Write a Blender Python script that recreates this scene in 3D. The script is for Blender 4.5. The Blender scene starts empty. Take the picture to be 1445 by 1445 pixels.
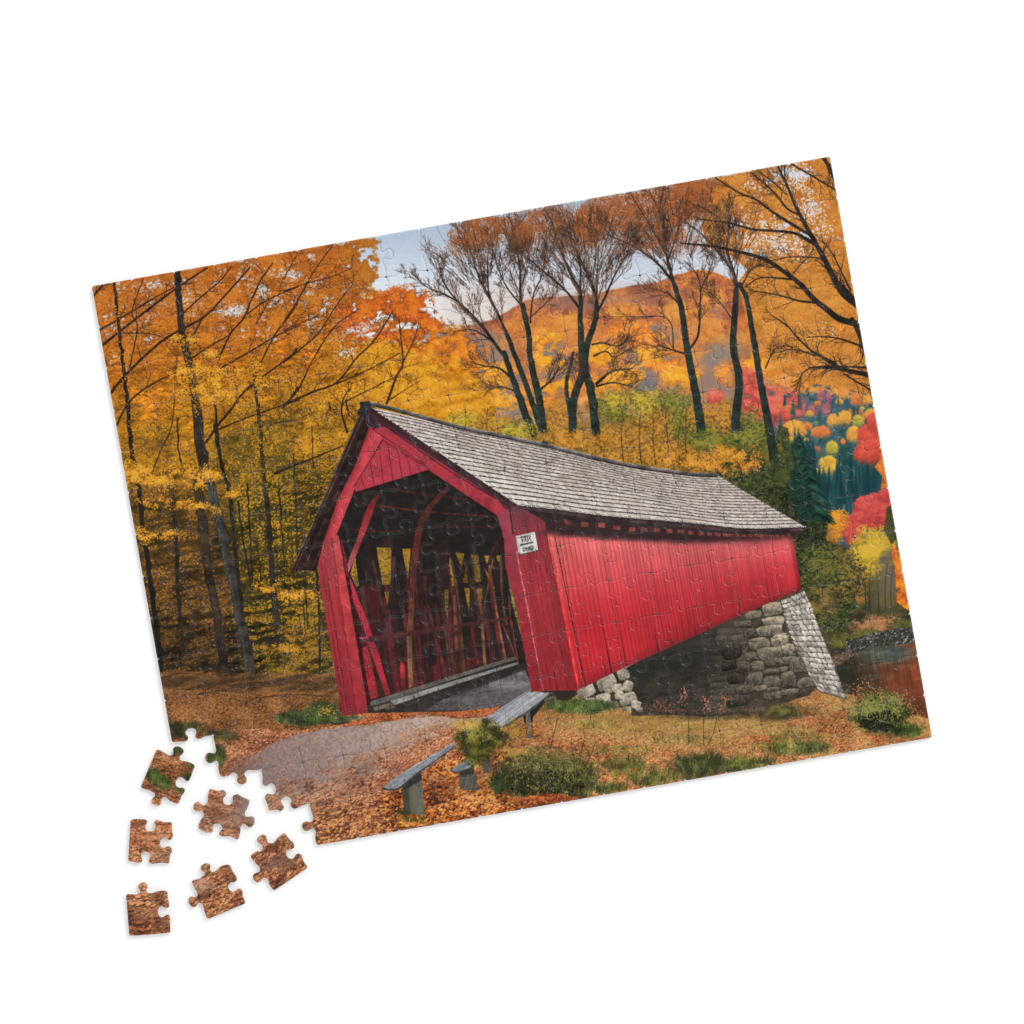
"""Jigsaw puzzle with a covered-bridge picture lying on a white tabletop, six loose pieces at its open corner."""
import bpy, bmesh
import math, random
import numpy as np

# ----------------------------------------------------------------------------
#  THE PRINT.  The picture on the puzzle is painted here, procedurally, as a
#  flat sheet (polygons, noise, leaf dabs and branch strokes); no file is read.
#  All points are given in sheet coordinates measured on the tilted puzzle and
#  turned into texels by to_sheet().
# ----------------------------------------------------------------------------
RES = 2.0                                   # texels per unit
TLX, TLY = 129.3, 403.6                     # top-left corner of the sheet
PHI = math.radians(9.96)                    # tilt of the sheet
PW, PH = 1058.0, 832.6                      # sheet size in units
CP, SP = math.cos(PHI), math.sin(PHI)
CW, CH = int(PW*RES), int(PH*RES)
R = np.random.default_rng(11)

def to_sheet(p):
    p = np.asarray(p, dtype=np.float64).reshape(-1, 2)
    dx, dy = p[:, 0]-TLX, p[:, 1]-TLY
    return np.stack([(dx*CP-dy*SP)*RES, (dx*SP+dy*CP)*RES], 1)

_gy, _gx = np.mgrid[0:CH, 0:CW].astype(np.float32)
_a, _b = (_gx+.5)/RES, (_gy+.5)/RES
PX = (TLX+_a*CP+_b*SP).astype(np.float32)
PY = (TLY-_a*SP+_b*CP).astype(np.float32)
del _gy, _gx, _a, _b
IMG = np.zeros((CH, CW, 3), np.float32)

def _up(g, n, ax):
    m = g.shape[ax]
    t = np.linspace(0, m-1.001, n); i = t.astype(int); f = t-i; f = f*f*(3-2*f)
    sh = [1, 1]; sh[ax] = n; f = f.reshape(sh).astype(np.float32)
    return np.take(g, i, ax)*(1-f)+np.take(g, i+1, ax)*f

def noise(scale, octv=4, ax=1.0, seed=0, gain=.55):
    r = np.random.default_rng(1000+seed)
    out = np.zeros((CH, CW), np.float32); amp = 1.0
    for k in range(octv):
        s = scale*RES/2**k
        if s < 1.2: break
        gh, gw = max(3, int(CH/s)+2), max(3, int(CW/(s*ax))+2)
        out += amp*_up(_up(r.random((gh, gw), np.float32), CH, 0), CW, 1); amp *= gain
    out -= out.mean(); out /= out.std()*4; out += .5
    return np.clip(out, 0, 1)

N_BIG = noise(90, 4, 1.3, 1); N_MID = noise(26, 4, 1.2, 2); N_SM = noise(9, 3, 1.3, 3)
N_FINE = noise(3, 2, 1.0, 4); N_STR = noise(5, 3, 4.5, 5); N_GRAIN = noise(1.3, 1, 1.0, 6)
N_MID2 = noise(17, 4, 1.5, 7); N_BLOB = noise(30, 2, 1.1, 8); N_VERT = noise(60, 5, .05, 9, .8); N_LEAF = noise(2.2, 2, 1.8, 10, .7)

def C(*rgb): return np.array(rgb, np.float32)/255.0
def ramp(cols, t):
    cols = np.asarray(cols, np.float32)/255.0
    t = np.clip(t, 0, 1)*(len(cols)-1); i = np.minimum(t.astype(int), len(cols)-2); f = (t-i)[..., None]
    return cols[i]*(1-f)+cols[i+1]*f
def sstep(a, b, x):
    t = np.clip((x-a)/(b-a), 0, 1); return t*t*(3-2*t)

def smooth(pts, n=6):
    p = np.asarray(pts, np.float64)
    if len(p) < 3: return p
    q = np.vstack([2*p[0]-p[1], p, 2*p[-1]-p[-2]]); out = []
    for i in range(1, len(q)-2):
        for k in range(n):
            t = k/n; a, b, c, d = q[i-1], q[i], q[i+1], q[i+2]
            out.append(.5*((2*b)+(-a+c)*t+(2*a-5*b+4*c-d)*t*t+(-a+3*b-3*c+d)*t**3))
    out.append(p[-1]); return np.array(out)

def mask_poly(pts):
    """boolean mask and slice of a filled polygon"""
    q = to_sheet(pts)
    x0, y0 = np.floor(q.min(0)).astype(int)-1; x1, y1 = np.ceil(q.max(0)).astype(int)+2
    x0, y0, x1, y1 = max(x0, 0), max(y0, 0), min(x1, CW), min(y1, CH)
    if x1 <= x0 or y1 <= y0: return None, None
    xs = np.arange(x0, x1)+.5; ys = np.arange(y0, y1)+.5
    m = np.zeros((y1-y0, x1-x0), bool)
    for (ax, ay), (bx, by) in zip(q, np.roll(q, -1, 0)):
        if ay == by: continue
        rows = (ay <= ys) != (by <= ys)
        if not rows.any(): continue
        xc = ax+(ys[rows]-ay)*(bx-ax)/(by-ay)
        m[rows] ^= xs[None, :] < xc[:, None]
    return m, (slice(y0, y1), slice(x0, x1))

def poly(pts, col, alpha=None):
    """col: colour or fn(slice)->(h,w,3); alpha: None, number or fn(slice)->(h,w)"""
    m, s = mask_poly(pts)
    if m is None: return
    c = col(s) if callable(col) else np.broadcast_to(np.asarray(col, np.float32), m.shape+(3,))
    if alpha is None: IMG[s][m] = c[m]
    else:
        a = alpha(s) if callable(alpha) else np.full(m.shape, alpha, np.float32)
        a = (a*m)[..., None]; IMG[s] = IMG[s]*(1-a)+c*a

def wash(col, alpha):
    """whole-sheet soft layer; alpha from fields of PX, PY"""
    a = alpha[..., None]
    IMG[:] = IMG*(1-a)+(col if isinstance(col, np.ndarray) and col.ndim == 3 else np.asarray(col, np.float32))*a

def blob(cx, cy, rx, ry, soft=.3, wob=.0, nz=None):
    """soft ellipse field 0..1"""
    d = np.sqrt(((PX-cx)/rx)**2+((PY-cy)/ry)**2)
    if wob: d = d+wob*((nz if nz is not None else N_MID2)-.5)*2
    return 1-sstep(1-soft, 1+soft, d)

def dabs(pos, col, a, b, ang, alpha=1.0):
    """opaque little ellipses; pos sheet units, a/b half sizes in units"""
    if len(pos) == 0: return
    q = to_sheet(pos); n = len(q)
    a = np.broadcast_to(np.asarray(a, np.float32)*RES, n); b = np.broadcast_to(np.asarray(b, np.float32)*RES, n)
    ang = np.broadcast_to(np.asarray(ang, np.float32), n)-PHI
    col = np.broadcast_to(np.asarray(col, np.float32), (n, 3))
    k = int(np.ceil(max(a.max(), b.max())))
    oy, ox = np.mgrid[-k:k+1, -k:k+1]; oy = oy.ravel(); ox = ox.ravel()
    for st in range(0, n, 20000):
        e = slice(st, st+20000)
        ix = np.floor(q[e, 0]).astype(int)[:, None]+ox; iy = np.floor(q[e, 1]).astype(int)[:, None]+oy
        dx = ix+.5-q[e, 0][:, None]; dy = iy+.5-q[e, 1][:, None]
        ca, sa = np.cos(ang[e])[:, None], np.sin(ang[e])[:, None]
        u = (dx*ca+dy*sa)/np.maximum(a[e], .45)[:, None]; v = (-dx*sa+dy*ca)/np.maximum(b[e], .45)[:, None]
        ok = (u*u+v*v <= 1) & (ix >= 0) & (iy >= 0) & (ix < CW) & (iy < CH)
        r, _ = np.nonzero(ok)
        cc = col[e][r]
        if alpha >= 1: IMG[iy[ok], ix[ok]] = cc
        else:
            IMG[iy[ok], ix[ok]] = IMG[iy[ok], ix[ok]]*(1-alpha)+cc*alpha

def at(field, pos):
    q = to_sheet(pos).astype(int)
    return field[np.clip(q[:, 1], 0, CH-1), np.clip(q[:, 0], 0, CW-1)]

def scatter(pts, n):
    """n random points inside polygon"""
    p = np.asarray(pts, np.float64); lo, hi = p.min(0), p.max(0); out = []
    m, s = mask_poly(pts)
    if m is None: return np.zeros((0, 2))
    got = 0
    for _ in range(30):
        c = lo+R.random((n*2, 2))*(hi-lo); q = to_sheet(c).astype(int)
        x = q[:, 0]-s[1].start; y = q[:, 1]-s[0].start
        ok = (x >= 0) & (y >= 0) & (x < m.shape[1]) & (y < m.shape[0])
        ok[ok] &= m[y[ok], x[ok]]
        out.append(c[ok]); got += ok.sum()
        if got >= n: break
    return np.vstack(out)[:n]

def ell(cx, cy, rx, ry, n=40, wob=.12, rot=0):
    t = np.linspace(0, 2*math.pi, n, endpoint=False)
    ph = R.random(4)*6.28
    r = 1+wob*(np.sin(3*t+ph[0])+.7*np.sin(5*t+ph[1])+.5*np.sin(9*t+ph[2]))/1.6
    x, y = rx*r*np.cos(t), ry*r*np.sin(t); c, s = math.cos(rot), math.sin(rot)
    out = np.stack([cx+x*c-y*s, cy+x*s+y*c], 1)
    LAST_ELL[:] = [out, cx, cy, rx, ry, c, s]
    return out
LAST_ELL = [None]

def foliage(pts, n, cols, size=(1.2, 2.4), asp=.55, clump=None, cover=0.0, jit=.22, ang=None, order=.45, top=None):
    """leaf dabs in a polygon: clump field picks light/dark and where leaves are missing"""
    n = int(n*1.7); size = (size[0]*.6, size[1]*.72)
    if pts is LAST_ELL[0]:            # a crown: dense inside, loosening outwards
        _, cx, cy, rx, ry, co, si = LAST_ELL
        g = R.normal(0, .50, (n, 2)); g = g[(g**2).sum(1) < 1.6]
        p = np.stack([cx+g[:, 0]*rx*co-g[:, 1]*ry*si, cy+g[:, 0]*rx*si+g[:, 1]*ry*co], 1)
    else: p = scatter(pts, n)
    if len(p) == 0: return
    f = at(N_MID2 if clump is None else clump, p)
    if cover > 0:
        k = f+R.normal(0, .10, len(p)) > cover; p, f = p[k], f[k]
    if top is not None:       # brighter towards the top of the mass
        f = f+top*(1-2*(p[:, 1]-p[:, 1].min())/max(1, np.ptp(p[:, 1])))
    t = f+R.normal(0, jit, len(p))
    o = np.argsort(t*order+R.random(len(p))*(1-order)); p, t = p[o], t[o]
    a = R.uniform(size[0], size[1], len(p))
    an = R.uniform(-1.6, 1.6, len(p)) if ang is None else R.normal(ang, .45, len(p))
    dabs(p, ramp(cols, t), a, a*asp, an)

def stroke(pts, w0, w1, col, n=8, wob=.0, hl=None):
    """tapered brush line"""
    q = smooth(pts, n); d = np.r_[0, np.cumsum(np.hypot(*np.diff(q, axis=0).T))]
    L = d[-1]; m = max(2, int(L/(.22)))
    t = np.linspace(0, L, m); x = np.interp(t, d, q[:, 0]); y = np.interp(t, d, q[:, 1])
    f = t/L; w = (w0+(w1-w0)*f)*.5
    if wob:
        k = np.interp(np.linspace(0, 1, m), np.linspace(0, 1, max(3, int(L/6))), R.normal(0, wob, max(3, int(L/6))))
        x = x+k; w = w*np.clip(1+.10*k, .8, 1.2)
    P = np.stack([x, y], 1)
    c = np.asarray(col, np.float32)
    if c.ndim == 2: c = c[0]*(1-f[:, None])+c[1]*f[:, None]
    else: c = np.broadcast_to(c, (m, 3))
    c = np.clip(c*(1+.16*(at(N_SM, P)-.5)[:, None]*4), 0, 1)
    dabs(P, c, np.maximum(w, .2), np.maximum(w, .2), 0)
    if hl is not None:
        g = P+np.stack([-w*.45, np.zeros(m)], 1); k = at(N_LEAF, g) > .5
        for off in (-.62, -.3, .05, .4):
            g = P+np.stack([w*off, np.zeros(m)], 1); k = at(N_VERT, g)+.25*at(N_LEAF, g) > .62+.22*(off+.6)
            dabs(g[k], np.asarray(hl, np.float32), .45, .9, 1.57, .45)

def blur(pts, n=2, amount=1.0):
    """soften what is painted inside a polygon (distance haze)"""
    m, s = mask_poly(pts)
    if m is None: return
    a = IMG[s].copy()
    for _ in range(n):
        p = np.pad(a, ((1, 1), (1, 1), (0, 0)), 'edge')
        a = (p[:-2]+2*p[1:-1]+p[2:])/4; a = (a[:, :-2]+2*a[:, 1:-1]+a[:, 2:])/4
    w = (m*amount)[..., None]; IMG[s] = IMG[s]*(1-w)+a*w

def limbs(path, w0, w1, col, kids=10, spread=.6, ln=(18, 45), start=.25, lev=2, up=0.0, tipcol=None, twig=None, bend=.25):
    """a limb with side branches, recursively"""
    stroke(path, w0, w1, col, wob=.12)
    q = smooth(path, 8); d = np.r_[0, np.cumsum(np.hypot(*np.diff(q, axis=0).T))]; L = d[-1]
    for k in range(kids):
        t = start+(1-start)*(k+R.random())/kids; s = t*L
        x, y = np.interp(s, d, q[:, 0]), np.interp(s, d, q[:, 1])
        x2, y2 = np.interp(min(s+3, L), d, q[:, 0]), np.interp(min(s+3, L), d, q[:, 1])
        x1, y1 = np.interp(max(s-3, 0), d, q[:, 0]), np.interp(max(s-3, 0), d, q[:, 1])
        a = math.atan2(y2-y1, x2-x1)+(1 if k % 2 else -1)*R.uniform(.5, 1.2)*spread
        l = R.uniform(*ln)*(1.15-.5*t); w = max(.4, (w0+(w1-w0)*t)*.42)
        pts = [(x, y)]
        for j in range(4):
            a += R.normal(0, bend*.5)
            if up: a += up*math.sin(-math.pi/2-a)*.5
            x, y = x+math.cos(a)*l/4, y+math.sin(a)*l/4; pts.append((x, y))
        if lev > 0: limbs(pts, w, .4, twig if twig is not None else col, max(3, int(kids*.55)), spread, (ln[0]*.5, ln[1]*.5), .25, lev-1, up, tipcol, twig, bend)
        else: stroke(pts, w, .35, twig if twig is not None else col, n=3)
# ---------------------------------------------------------------- sky and hills
def Z(x0, y0, s=4.661):
    """points read off an enlarged part of the sheet"""
    return lambda *p: [(x0+a/s, y0+b/s) for a, b in p]

def paint_background():
    t = sstep(300, 460, PY-.05*(PX-600))
    IMG[:] = ramp([(172, 188, 208), (204, 214, 226), (234, 238, 242)], t)
    wash(C(214, 215, 222), .8*sstep(780, 1000, PX)*(N_BIG*.6+.5).clip(0, 1))
    wash(C(205, 200, 206), .9*(1-sstep(470, 520, PX)))
    wash(C(240, 241, 243), .45*blob(700, 440, 110, 30, .8))
    # the wooded hill
    ridge = smooth([(560, 500), (610, 478), (650, 462), (690, 452), (720, 437), (745, 424), (790, 418), (830, 416), (868, 408), (895, 403), (925, 398), (955, 388),
                    (985, 381), (1010, 385), (1040, 397), (1075, 400), (1120, 390), (1300, 380)], 5)
    ridge = ridge+np.c_[np.zeros(len(ridge)), R.normal(0, .7, len(ridge))]
    def hill(s):
        d = PY[s]-np.interp(PX[s], ridge[:, 0], ridge[:, 1])
        base = ramp([(150, 86, 62), (186, 98, 56), (205, 118, 62), (212, 134, 62), (196, 140, 80), (170, 130, 92)], d/190+.25*(N_MID[s]-.5))
        g = sstep(.52, .72, N_BIG[s])*sstep(10, 60, d)*.65
        base = base*(1-g[..., None])+C(138, 122, 118)*g[..., None]
        return base*(.82+.36*N_SM[s])[..., None]
    poly(list(ridge)+[(1300, 720), (560, 720)], hill)
    foliage(list(ridge)+[(1240, 560), (600, 560)], 26000, [(140, 74, 52), (192, 100, 52), (214, 126, 56), (226, 148, 66)], (1.0, 2.0), .7, N_MID, .40, .2)
    wash(C(150, 128, 128), .4*blob(830, 425, 90, 10, .7)+.35*blob(660, 470, 40, 12, .8))
    wash(C(186, 132, 98), .22*sstep(380, 420, PY)*(1-sstep(520, 560, PY))*sstep(600, 640, PX)*(1-sstep(1010, 1060, PX)))
    blur([(560, 480), (700, 420), (850, 395), (985, 370), (1060, 385), (1060, 430), (800, 470), (600, 510)], 3, .9)
    # grey-violet haze openings and golden crowns low on the hill
    for x, y, rx, ry in [(690, 500, 26, 22), (712, 545, 26, 24), (782, 520, 24, 26), (905, 515, 30, 32), (900, 550, 26, 16), (770, 480, 14, 18), (1010, 500, 20, 18), (620, 470, 20, 8), (930, 470, 20, 12), (1015, 540, 30, 20)]:
        wash(C(134, 122, 122), .75*blob(x, y, rx, ry, .6, .5, N_SM))
    wash(C(96, 112, 128), .6*blob(715, 568, 30, 14, .6, .5, N_SM)+.5*blob(915, 540, 16, 16, .6, .5, N_SM))
    for x, y, rx, ry, hue in [(770, 478, 22, 14, 0), (775, 508, 26, 15, 0), (640, 500, 40, 34, 2), (700, 525, 30, 12, 0), (690, 545, 26, 12, 0), (850, 500, 24, 16, 0), (912, 476, 24, 20, 1), (885, 530, 24, 15, 0),
                              (930, 510, 26, 14, 1), (960, 505, 16, 14, 1), (880, 465, 26, 14, 1), (860, 540, 30, 12, 0), (1010, 470, 22, 20, 3), (1075, 520, 26, 22, 0), (920, 500, 20, 10, 0), (1030, 530, 20, 14, 1), (800, 455, 30, 14, 3), (740, 462, 26, 12, 3), (880, 440, 30, 12, 3), (965, 440, 30, 16, 3), (1000, 420, 26, 14, 3), (790, 545, 24, 12, 0), (960, 530, 24, 14, 0), (700, 568, 26, 12, 0), (760, 570, 26, 10, 1)]:
        cols = [[(196, 116, 34), (226, 146, 36), (238, 164, 44), (244, 178, 60)], [(190, 94, 34), (222, 122, 42), (236, 142, 52), (242, 164, 72)],
                [(196, 96, 30), (226, 116, 34), (234, 136, 36), (240, 158, 50)], [(176, 92, 42), (205, 122, 52), (218, 140, 62), (226, 154, 76)]][hue]
        foliage(ell(x, y, rx, ry), int(rx*ry*2.6), cols, (.9, 2.0), .7, N_SM, .3, .15, top=.2)

def paint_far_valley():
    # blue-green conifer slope on the right
    reg = [(1000, 560), (1030, 520), (1060, 540), (1105, 530), (1150, 515), (1260, 500), (1300, 500), (1300, 930), (1060, 930), (1060, 640)]
    poly(reg, lambda s: ramp([(44, 76, 88), (66, 98, 106), (100, 118, 116)], .5*N_MID[s]+.6*N_SM[s]-.05), lambda s: .95*sstep(1010, 1090, PX[s]+20*(N_SM[s]-.5)))
    for i in range(420):       # spires
        x = R.uniform(1085, 1250); y = R.uniform(548, 612); h = R.uniform(14, 30); w = h*.16
        c = ramp([(30, 62, 84), (46, 86, 102), (66, 104, 114), (112, 110, 120)], np.array([R.random()]))[0]
        poly([(x, y-h), (x+w, y), (x-w, y)], c, .6)
    for x, y, rx, ry in [(1158, 556, 5, 12), (1148, 578, 7, 9), (1166, 574, 6, 12), (1130, 572, 6, 10), (1170, 560, 4, 9), (1120, 556, 6, 8)]:
        foliage(ell(x, y, rx, ry), int(rx*ry*5), [(120, 84, 100), (164, 92, 100), (186, 112, 108)], (.7, 1.4), .7, N_SM, .2, .2)
    wash(C(48, 112, 118), .7*blob(1183, 508, 10, 14, .6, .5, N_SM))
    # orange hill foliage above valley
    for x, y, rx, ry in [(1110, 528, 34, 26), (1150, 525, 22, 20), (1180, 530, 24, 20), (1190, 548, 16, 14), (1205, 520, 24, 20), (1140, 545, 20, 10), (1212, 565, 12, 10)]:
        foliage(ell(x, y, rx, ry), int(rx*ry*3), [(178, 96, 42), (212, 124, 50), (226, 146, 62), (232, 160, 84)], (.8, 1.8), .7, N_SM, .36, .18)
    # red-pink masses
    for x, y, rx, ry in [(1060, 560, 22, 34), (1095, 575, 34, 26), (1112, 582, 20, 18), (1052, 540, 14, 20), (1010, 560, 12, 10)]:
        foliage(ell(x, y, rx, ry), int(rx*ry*4), [(150, 58, 54), (196, 74, 66), (216, 94, 80), (222, 120, 98)], (.8, 1.7), .7, N_SM, .22, .15, top=.2)
    # the painterly rounded crowns
    def crown(x, y, rx, ry, cols, n=4):
        k = 1.7; box = [(x-rx*k, y-ry*k), (x+rx*k, y-ry*k), (x+rx*k, y+ry*k), (x-rx*k, y+ry*k)]
        def al(s):
            d = np.sqrt(((PX[s]-x)/rx)**2+((PY[s]-y)/ry)**2)+.20*(N_SM[s]-.5)+.16*(N_LEAF[s]-.5)
            return (1-sstep(.90, 1.06, d))*(1-.75*sstep(.2, .95, (PY[s]-y)/ry))
        poly(box, lambda s: ramp(cols, 1-((PY[s]-y)/ry*.5+.5)-.5*(N_SM[s]-.5)), al)
        foliage(ell(x, y-ry*.1, rx*.72, ry*.62), int(rx*ry*n*.35), cols, (.6, 1.2), .8, N_SM, .3, .16, top=.3)
    Yc = [(150, 118, 70), (214, 150, 62), (236, 172, 70)]; Oc = [(150, 92, 70), (214, 120, 62), (228, 136, 74)]; Gc = [(104, 124, 66), (170, 160, 60), (220, 186, 72)]
    for i in range(95):
        y = 566+i*1.15; x = R.uniform(1098, 1236); r = R.uniform(5, 9)*(.7+.5*(y-566)/110); k = R.random()
        if k < .5:
            h = r*R.uniform(2.6, 4); cc = ramp([(24, 58, 62), (40, 78, 78), (58, 92, 84)], np.array([R.random()]))[0]
            poly([(x, y-h), (x+r*.3, y-h*.5), (x+r*.62, y+r), (x-r*.62, y+r), (x-r*.3, y-h*.5)], cc, .85)
        else: crown(x, y, r, r*.9, [Yc, Oc, Gc, [(120, 84, 84), (176, 98, 88), (204, 124, 98)]][int(k*97) % 4])
    z = Z(1020, 500)
    def zc(a, b, rx, ry, c): (x, y), = z((a, b)); crown(x, y, rx/4.661, ry/4.661, c)
    zc(890, 300, 50, 50, Oc); zc(960, 300, 40, 40, Yc); zc(980, 390, 50, 40, Yc)
    wash(C(60, 104, 104), .6*blob(1160, 605, 50, 14, .6, .4, N_SM))
    zc(800, 425, 48, 62, Yc); zc(725, 440, 45, 52, Yc); zc(470, 500, 82, 70, Yc); zc(560, 475, 26, 30, Oc); zc(645, 515, 66, 48, Oc); zc(890, 440, 40, 50, Gc)
    wash(ramp([(22, 58, 62), (36, 78, 78), (56, 96, 92)], N_SM), .95*blob(1200, 668, 56, 56, .2, .25, N_SM))
    wash(ramp([(120, 118, 104), (150, 140, 100)], N_SM), .6*blob(1168, 655, 14, 20, .5, .4, N_SM))
    zc(865, 535, 55, 62, Yc); zc(790, 575, 20, 26, Oc); zc(720, 620, 48, 55, Gc)
    zc(700, 730, 70, 66, [(190, 150, 60), (226, 176, 62), (232, 186, 72)]); zc(640, 770, 30, 30, Yc); zc(450, 560, 50, 20, Yc); zc(550, 560, 16, 16, Yc)
    for i in range(150):      # dark teal conifers rising over the crowns
        x = R.uniform(1118, 1244); y = R.uniform(690, 735) if x > 1150 else R.uniform(640, 700)
        h = R.uniform(40, 68) if x > 1180 else R.uniform(26, 46); w = R.uniform(3, 5)
        c = ramp([(14, 48, 56), (22, 62, 66), (34, 80, 80), (24, 58, 72)], np.array([R.random()]))[0]
        poly([(x, y-h), (x+w*.4, y-h*.6), (x+w, y), (x-w, y), (x-w*.4, y-h*.6)], c, .92)
    # red maple on the right edge
    for x, y, rx, ry in z((970, 560, )[:2], (930, 650), (1010, 470), (1000, 620)) and [(1226, 618, 18, 22), (1219, 640, 15, 18), (1234, 598, 12, 16), (1232, 640, 14, 22)]:
        crown(x, y, rx, ry, [(150, 62, 52), (200, 70, 58), (222, 92, 70)])
    foliage(Z(1020, 500)((1030, 600), (1060, 640), (1085, 900), (1040, 900), (1050, 800), (1000, 740), (1040, 690)), 900, [(150, 70, 34), (206, 104, 40), (228, 136, 50)], (.8, 1.6), .7, N_SM, .1, .2)
    for x, y, rx, ry in [(1236, 712, 24, 16), (1222, 718, 20, 18), (1218, 738, 30, 16), (1200, 748, 20, 14), (1240, 730, 22, 24), (1205, 760, 14, 14), (1248, 700, 10, 12)]:
        crown(x, y, rx, ry, [(140, 52, 56), (190, 64, 64), (212, 88, 78)], 6)
    for x, y, rx, ry in [(1175, 738, 20, 15), (1172, 752, 16, 18), (1186, 728, 10, 8), (1168, 730, 8, 8)]:
        foliage(ell(x, y, rx, ry), int(rx*ry*4), [(150, 92, 34), (214, 138, 40), (234, 158, 50)], (.8, 1.8), .7, N_SM, .2, .18, top=.2)
    # lower trees by the river
    poly([(1100, 750), (1165, 762), (1200, 775), (1300, 740), (1320, 900), (1110, 900)], lambda s: ramp([(52, 54, 34), (92, 84, 46), (122, 104, 56)], N_MID2[s]*.7+N_SM[s]*.4-.1))
    foliage([(1180, 770), (1225, 790), (1225, 850), (1170, 850)], 2600, [(70, 62, 36), (120, 92, 44), (170, 110, 50), (196, 120, 60)], (.8, 1.7), .7, None, .2)
    foliage(ell(1230, 778, 28, 32), 4200, [(92, 82, 36), (160, 134, 40), (206, 172, 50), (214, 172, 62)], (.8, 1.7), .7, N_SM, .18, .18, top=.3)
    blur([(1080, 500), (1300, 480), (1320, 900), (1150, 900), (1080, 640)], 2, .7)
    wash(C(104, 96, 78), .6*blob(1246, 818, 18, 34, .5, .5, N_SM)); wash(C(112, 102, 92), .5*blob(1254, 810, 10, 40, .5, .4, N_SM))
    for x in (1222, 1228, 1240, 1250, 1258): stroke([(x, 862), (x-1, 830), (x+R.normal(0, 3), 795)], 1.4, .5, C(54, 46, 36))
    foliage(Z(1020, 500)((1120, 1230), (1200, 1445), (1150, 1445), (1110, 1330)), 500, [(170, 70, 34), (220, 110, 40), (236, 140, 50)], (.8, 1.6), .7, N_SM, .1)
    foliage([(1262, 778), (1270, 775), (1284, 862), (1266, 850)], 1500, [(150, 72, 30), (222, 116, 36), (240, 148, 48)], (.8, 1.8), .7, N_SM, .15)
    foliage(Z(1020, 500)((1080, 1010), (1110, 990), (1145, 1200), (1110, 1250), (1060, 1150)), 900, [(34, 44, 30), (60, 66, 38), (84, 84, 44)], (.8, 1.6), .6, N_SM, .1)
    wash(C(40, 38, 32), .85*blob(1190, 880, 46, 14, .4, .35, N_SM))
    # far bank, rapids and river
    poly([(1140, 885), (1180, 880), (1240, 872), (1320, 866), (1325, 1010), (1150, 1010)], lambda s: ramp([(40, 38, 28), (66, 58, 38), (92, 84, 50)], N_SM[s]))
    foliage(ell(1240, 884, 34, 14), 2200, [(110, 80, 54), (164, 112, 72), (186, 134, 90)], (.7, 1.5), .6, N_SM, .2, .15, top=.2)
    foliage(ell(1228, 895, 20, 8), 900, [(60, 66, 30), (96, 96, 42), (120, 110, 56)], (.7, 1.4), .6, N_SM, .2)
    foliage(ell(1278, 882, 22, 9), 1200, [(48, 54, 30), (76, 80, 40), (100, 98, 50)], (.7, 1.4), .6, N_SM, .2)
    foliage(ell(1190, 905, 18, 10), 1200, [(56, 62, 26), (92, 96, 36), (112, 106, 44)], (.7, 1.4), .6, N_SM, .2)
    wet = [(1175, 935), (1205, 918), (1240, 912), (1320, 905), (1330, 1050), (1180, 1020)]
    def river(s):
        x, y = PX[s], PY[s]
        u = np.clip((x-1180)/110, 0, 1)
        c = ramp([(48, 46, 34), (62, 56, 40), (82, 58, 38), (112, 62, 36), (132, 66, 38)], u+.30*(N_VERT[s]-.5))
        tl = (blob_s(s, 1255, 922, 34, 14)*.75)[..., None]; c = c*(1-tl)+C(64, 92, 86)*tl
        tl = (blob_s(s, 1226, 925, 20, 10)*.5)[..., None]; c = c*(1-tl)+C(92, 90, 72)*tl
        dk = (sstep(955, 1010, y)*.45)[..., None]; c = c*(1-dk)+C(86, 44, 30)*dk
        hl = (sstep(.62, .8, N_STR[s])*.10*(1-sstep(930, 990, y)))[..., None]; c = c*(1-hl)+C(190, 190, 184)*hl
        return c*(.80+.24*N_VERT[s]+.12*N_STR[s])[..., None]
    poly(wet, river)
    wash(C(36, 34, 26), .6*blob(1192, 960, 24, 34, .8, .4, N_SM)+.35*blob(1250, 1000, 60, 14, .8, .4, N_SM))
    rap = [(1192, 905), (1235, 893), (1270, 886), (1295, 886), (1298, 905), (1250, 910), (1200, 920)]
    p = scatter(rap, 2600); dabs(p, ramp([(32, 34, 32), (46, 46, 42), (36, 36, 34), (64, 64, 60), (84, 82, 78), (206, 206, 204)], R.random(len(p))), R.uniform(1, 2.6, len(p)), .5, R.normal(-.25, .2, len(p)))
    p = scatter([(1168, 930), (1200, 915), (1205, 925), (1172, 945)], 500); dabs(p, ramp([(60, 46, 36), (120, 96, 80), (150, 120, 100)], R.random(len(p))), .9, .6, 0)

def blob_s(s, cx, cy, rx, ry, soft=.6):
    d = np.sqrt(((PX[s]-cx)/rx)**2+((PY[s]-cy)/ry)**2); return 1-sstep(1-soft, 1+soft, d)

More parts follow.
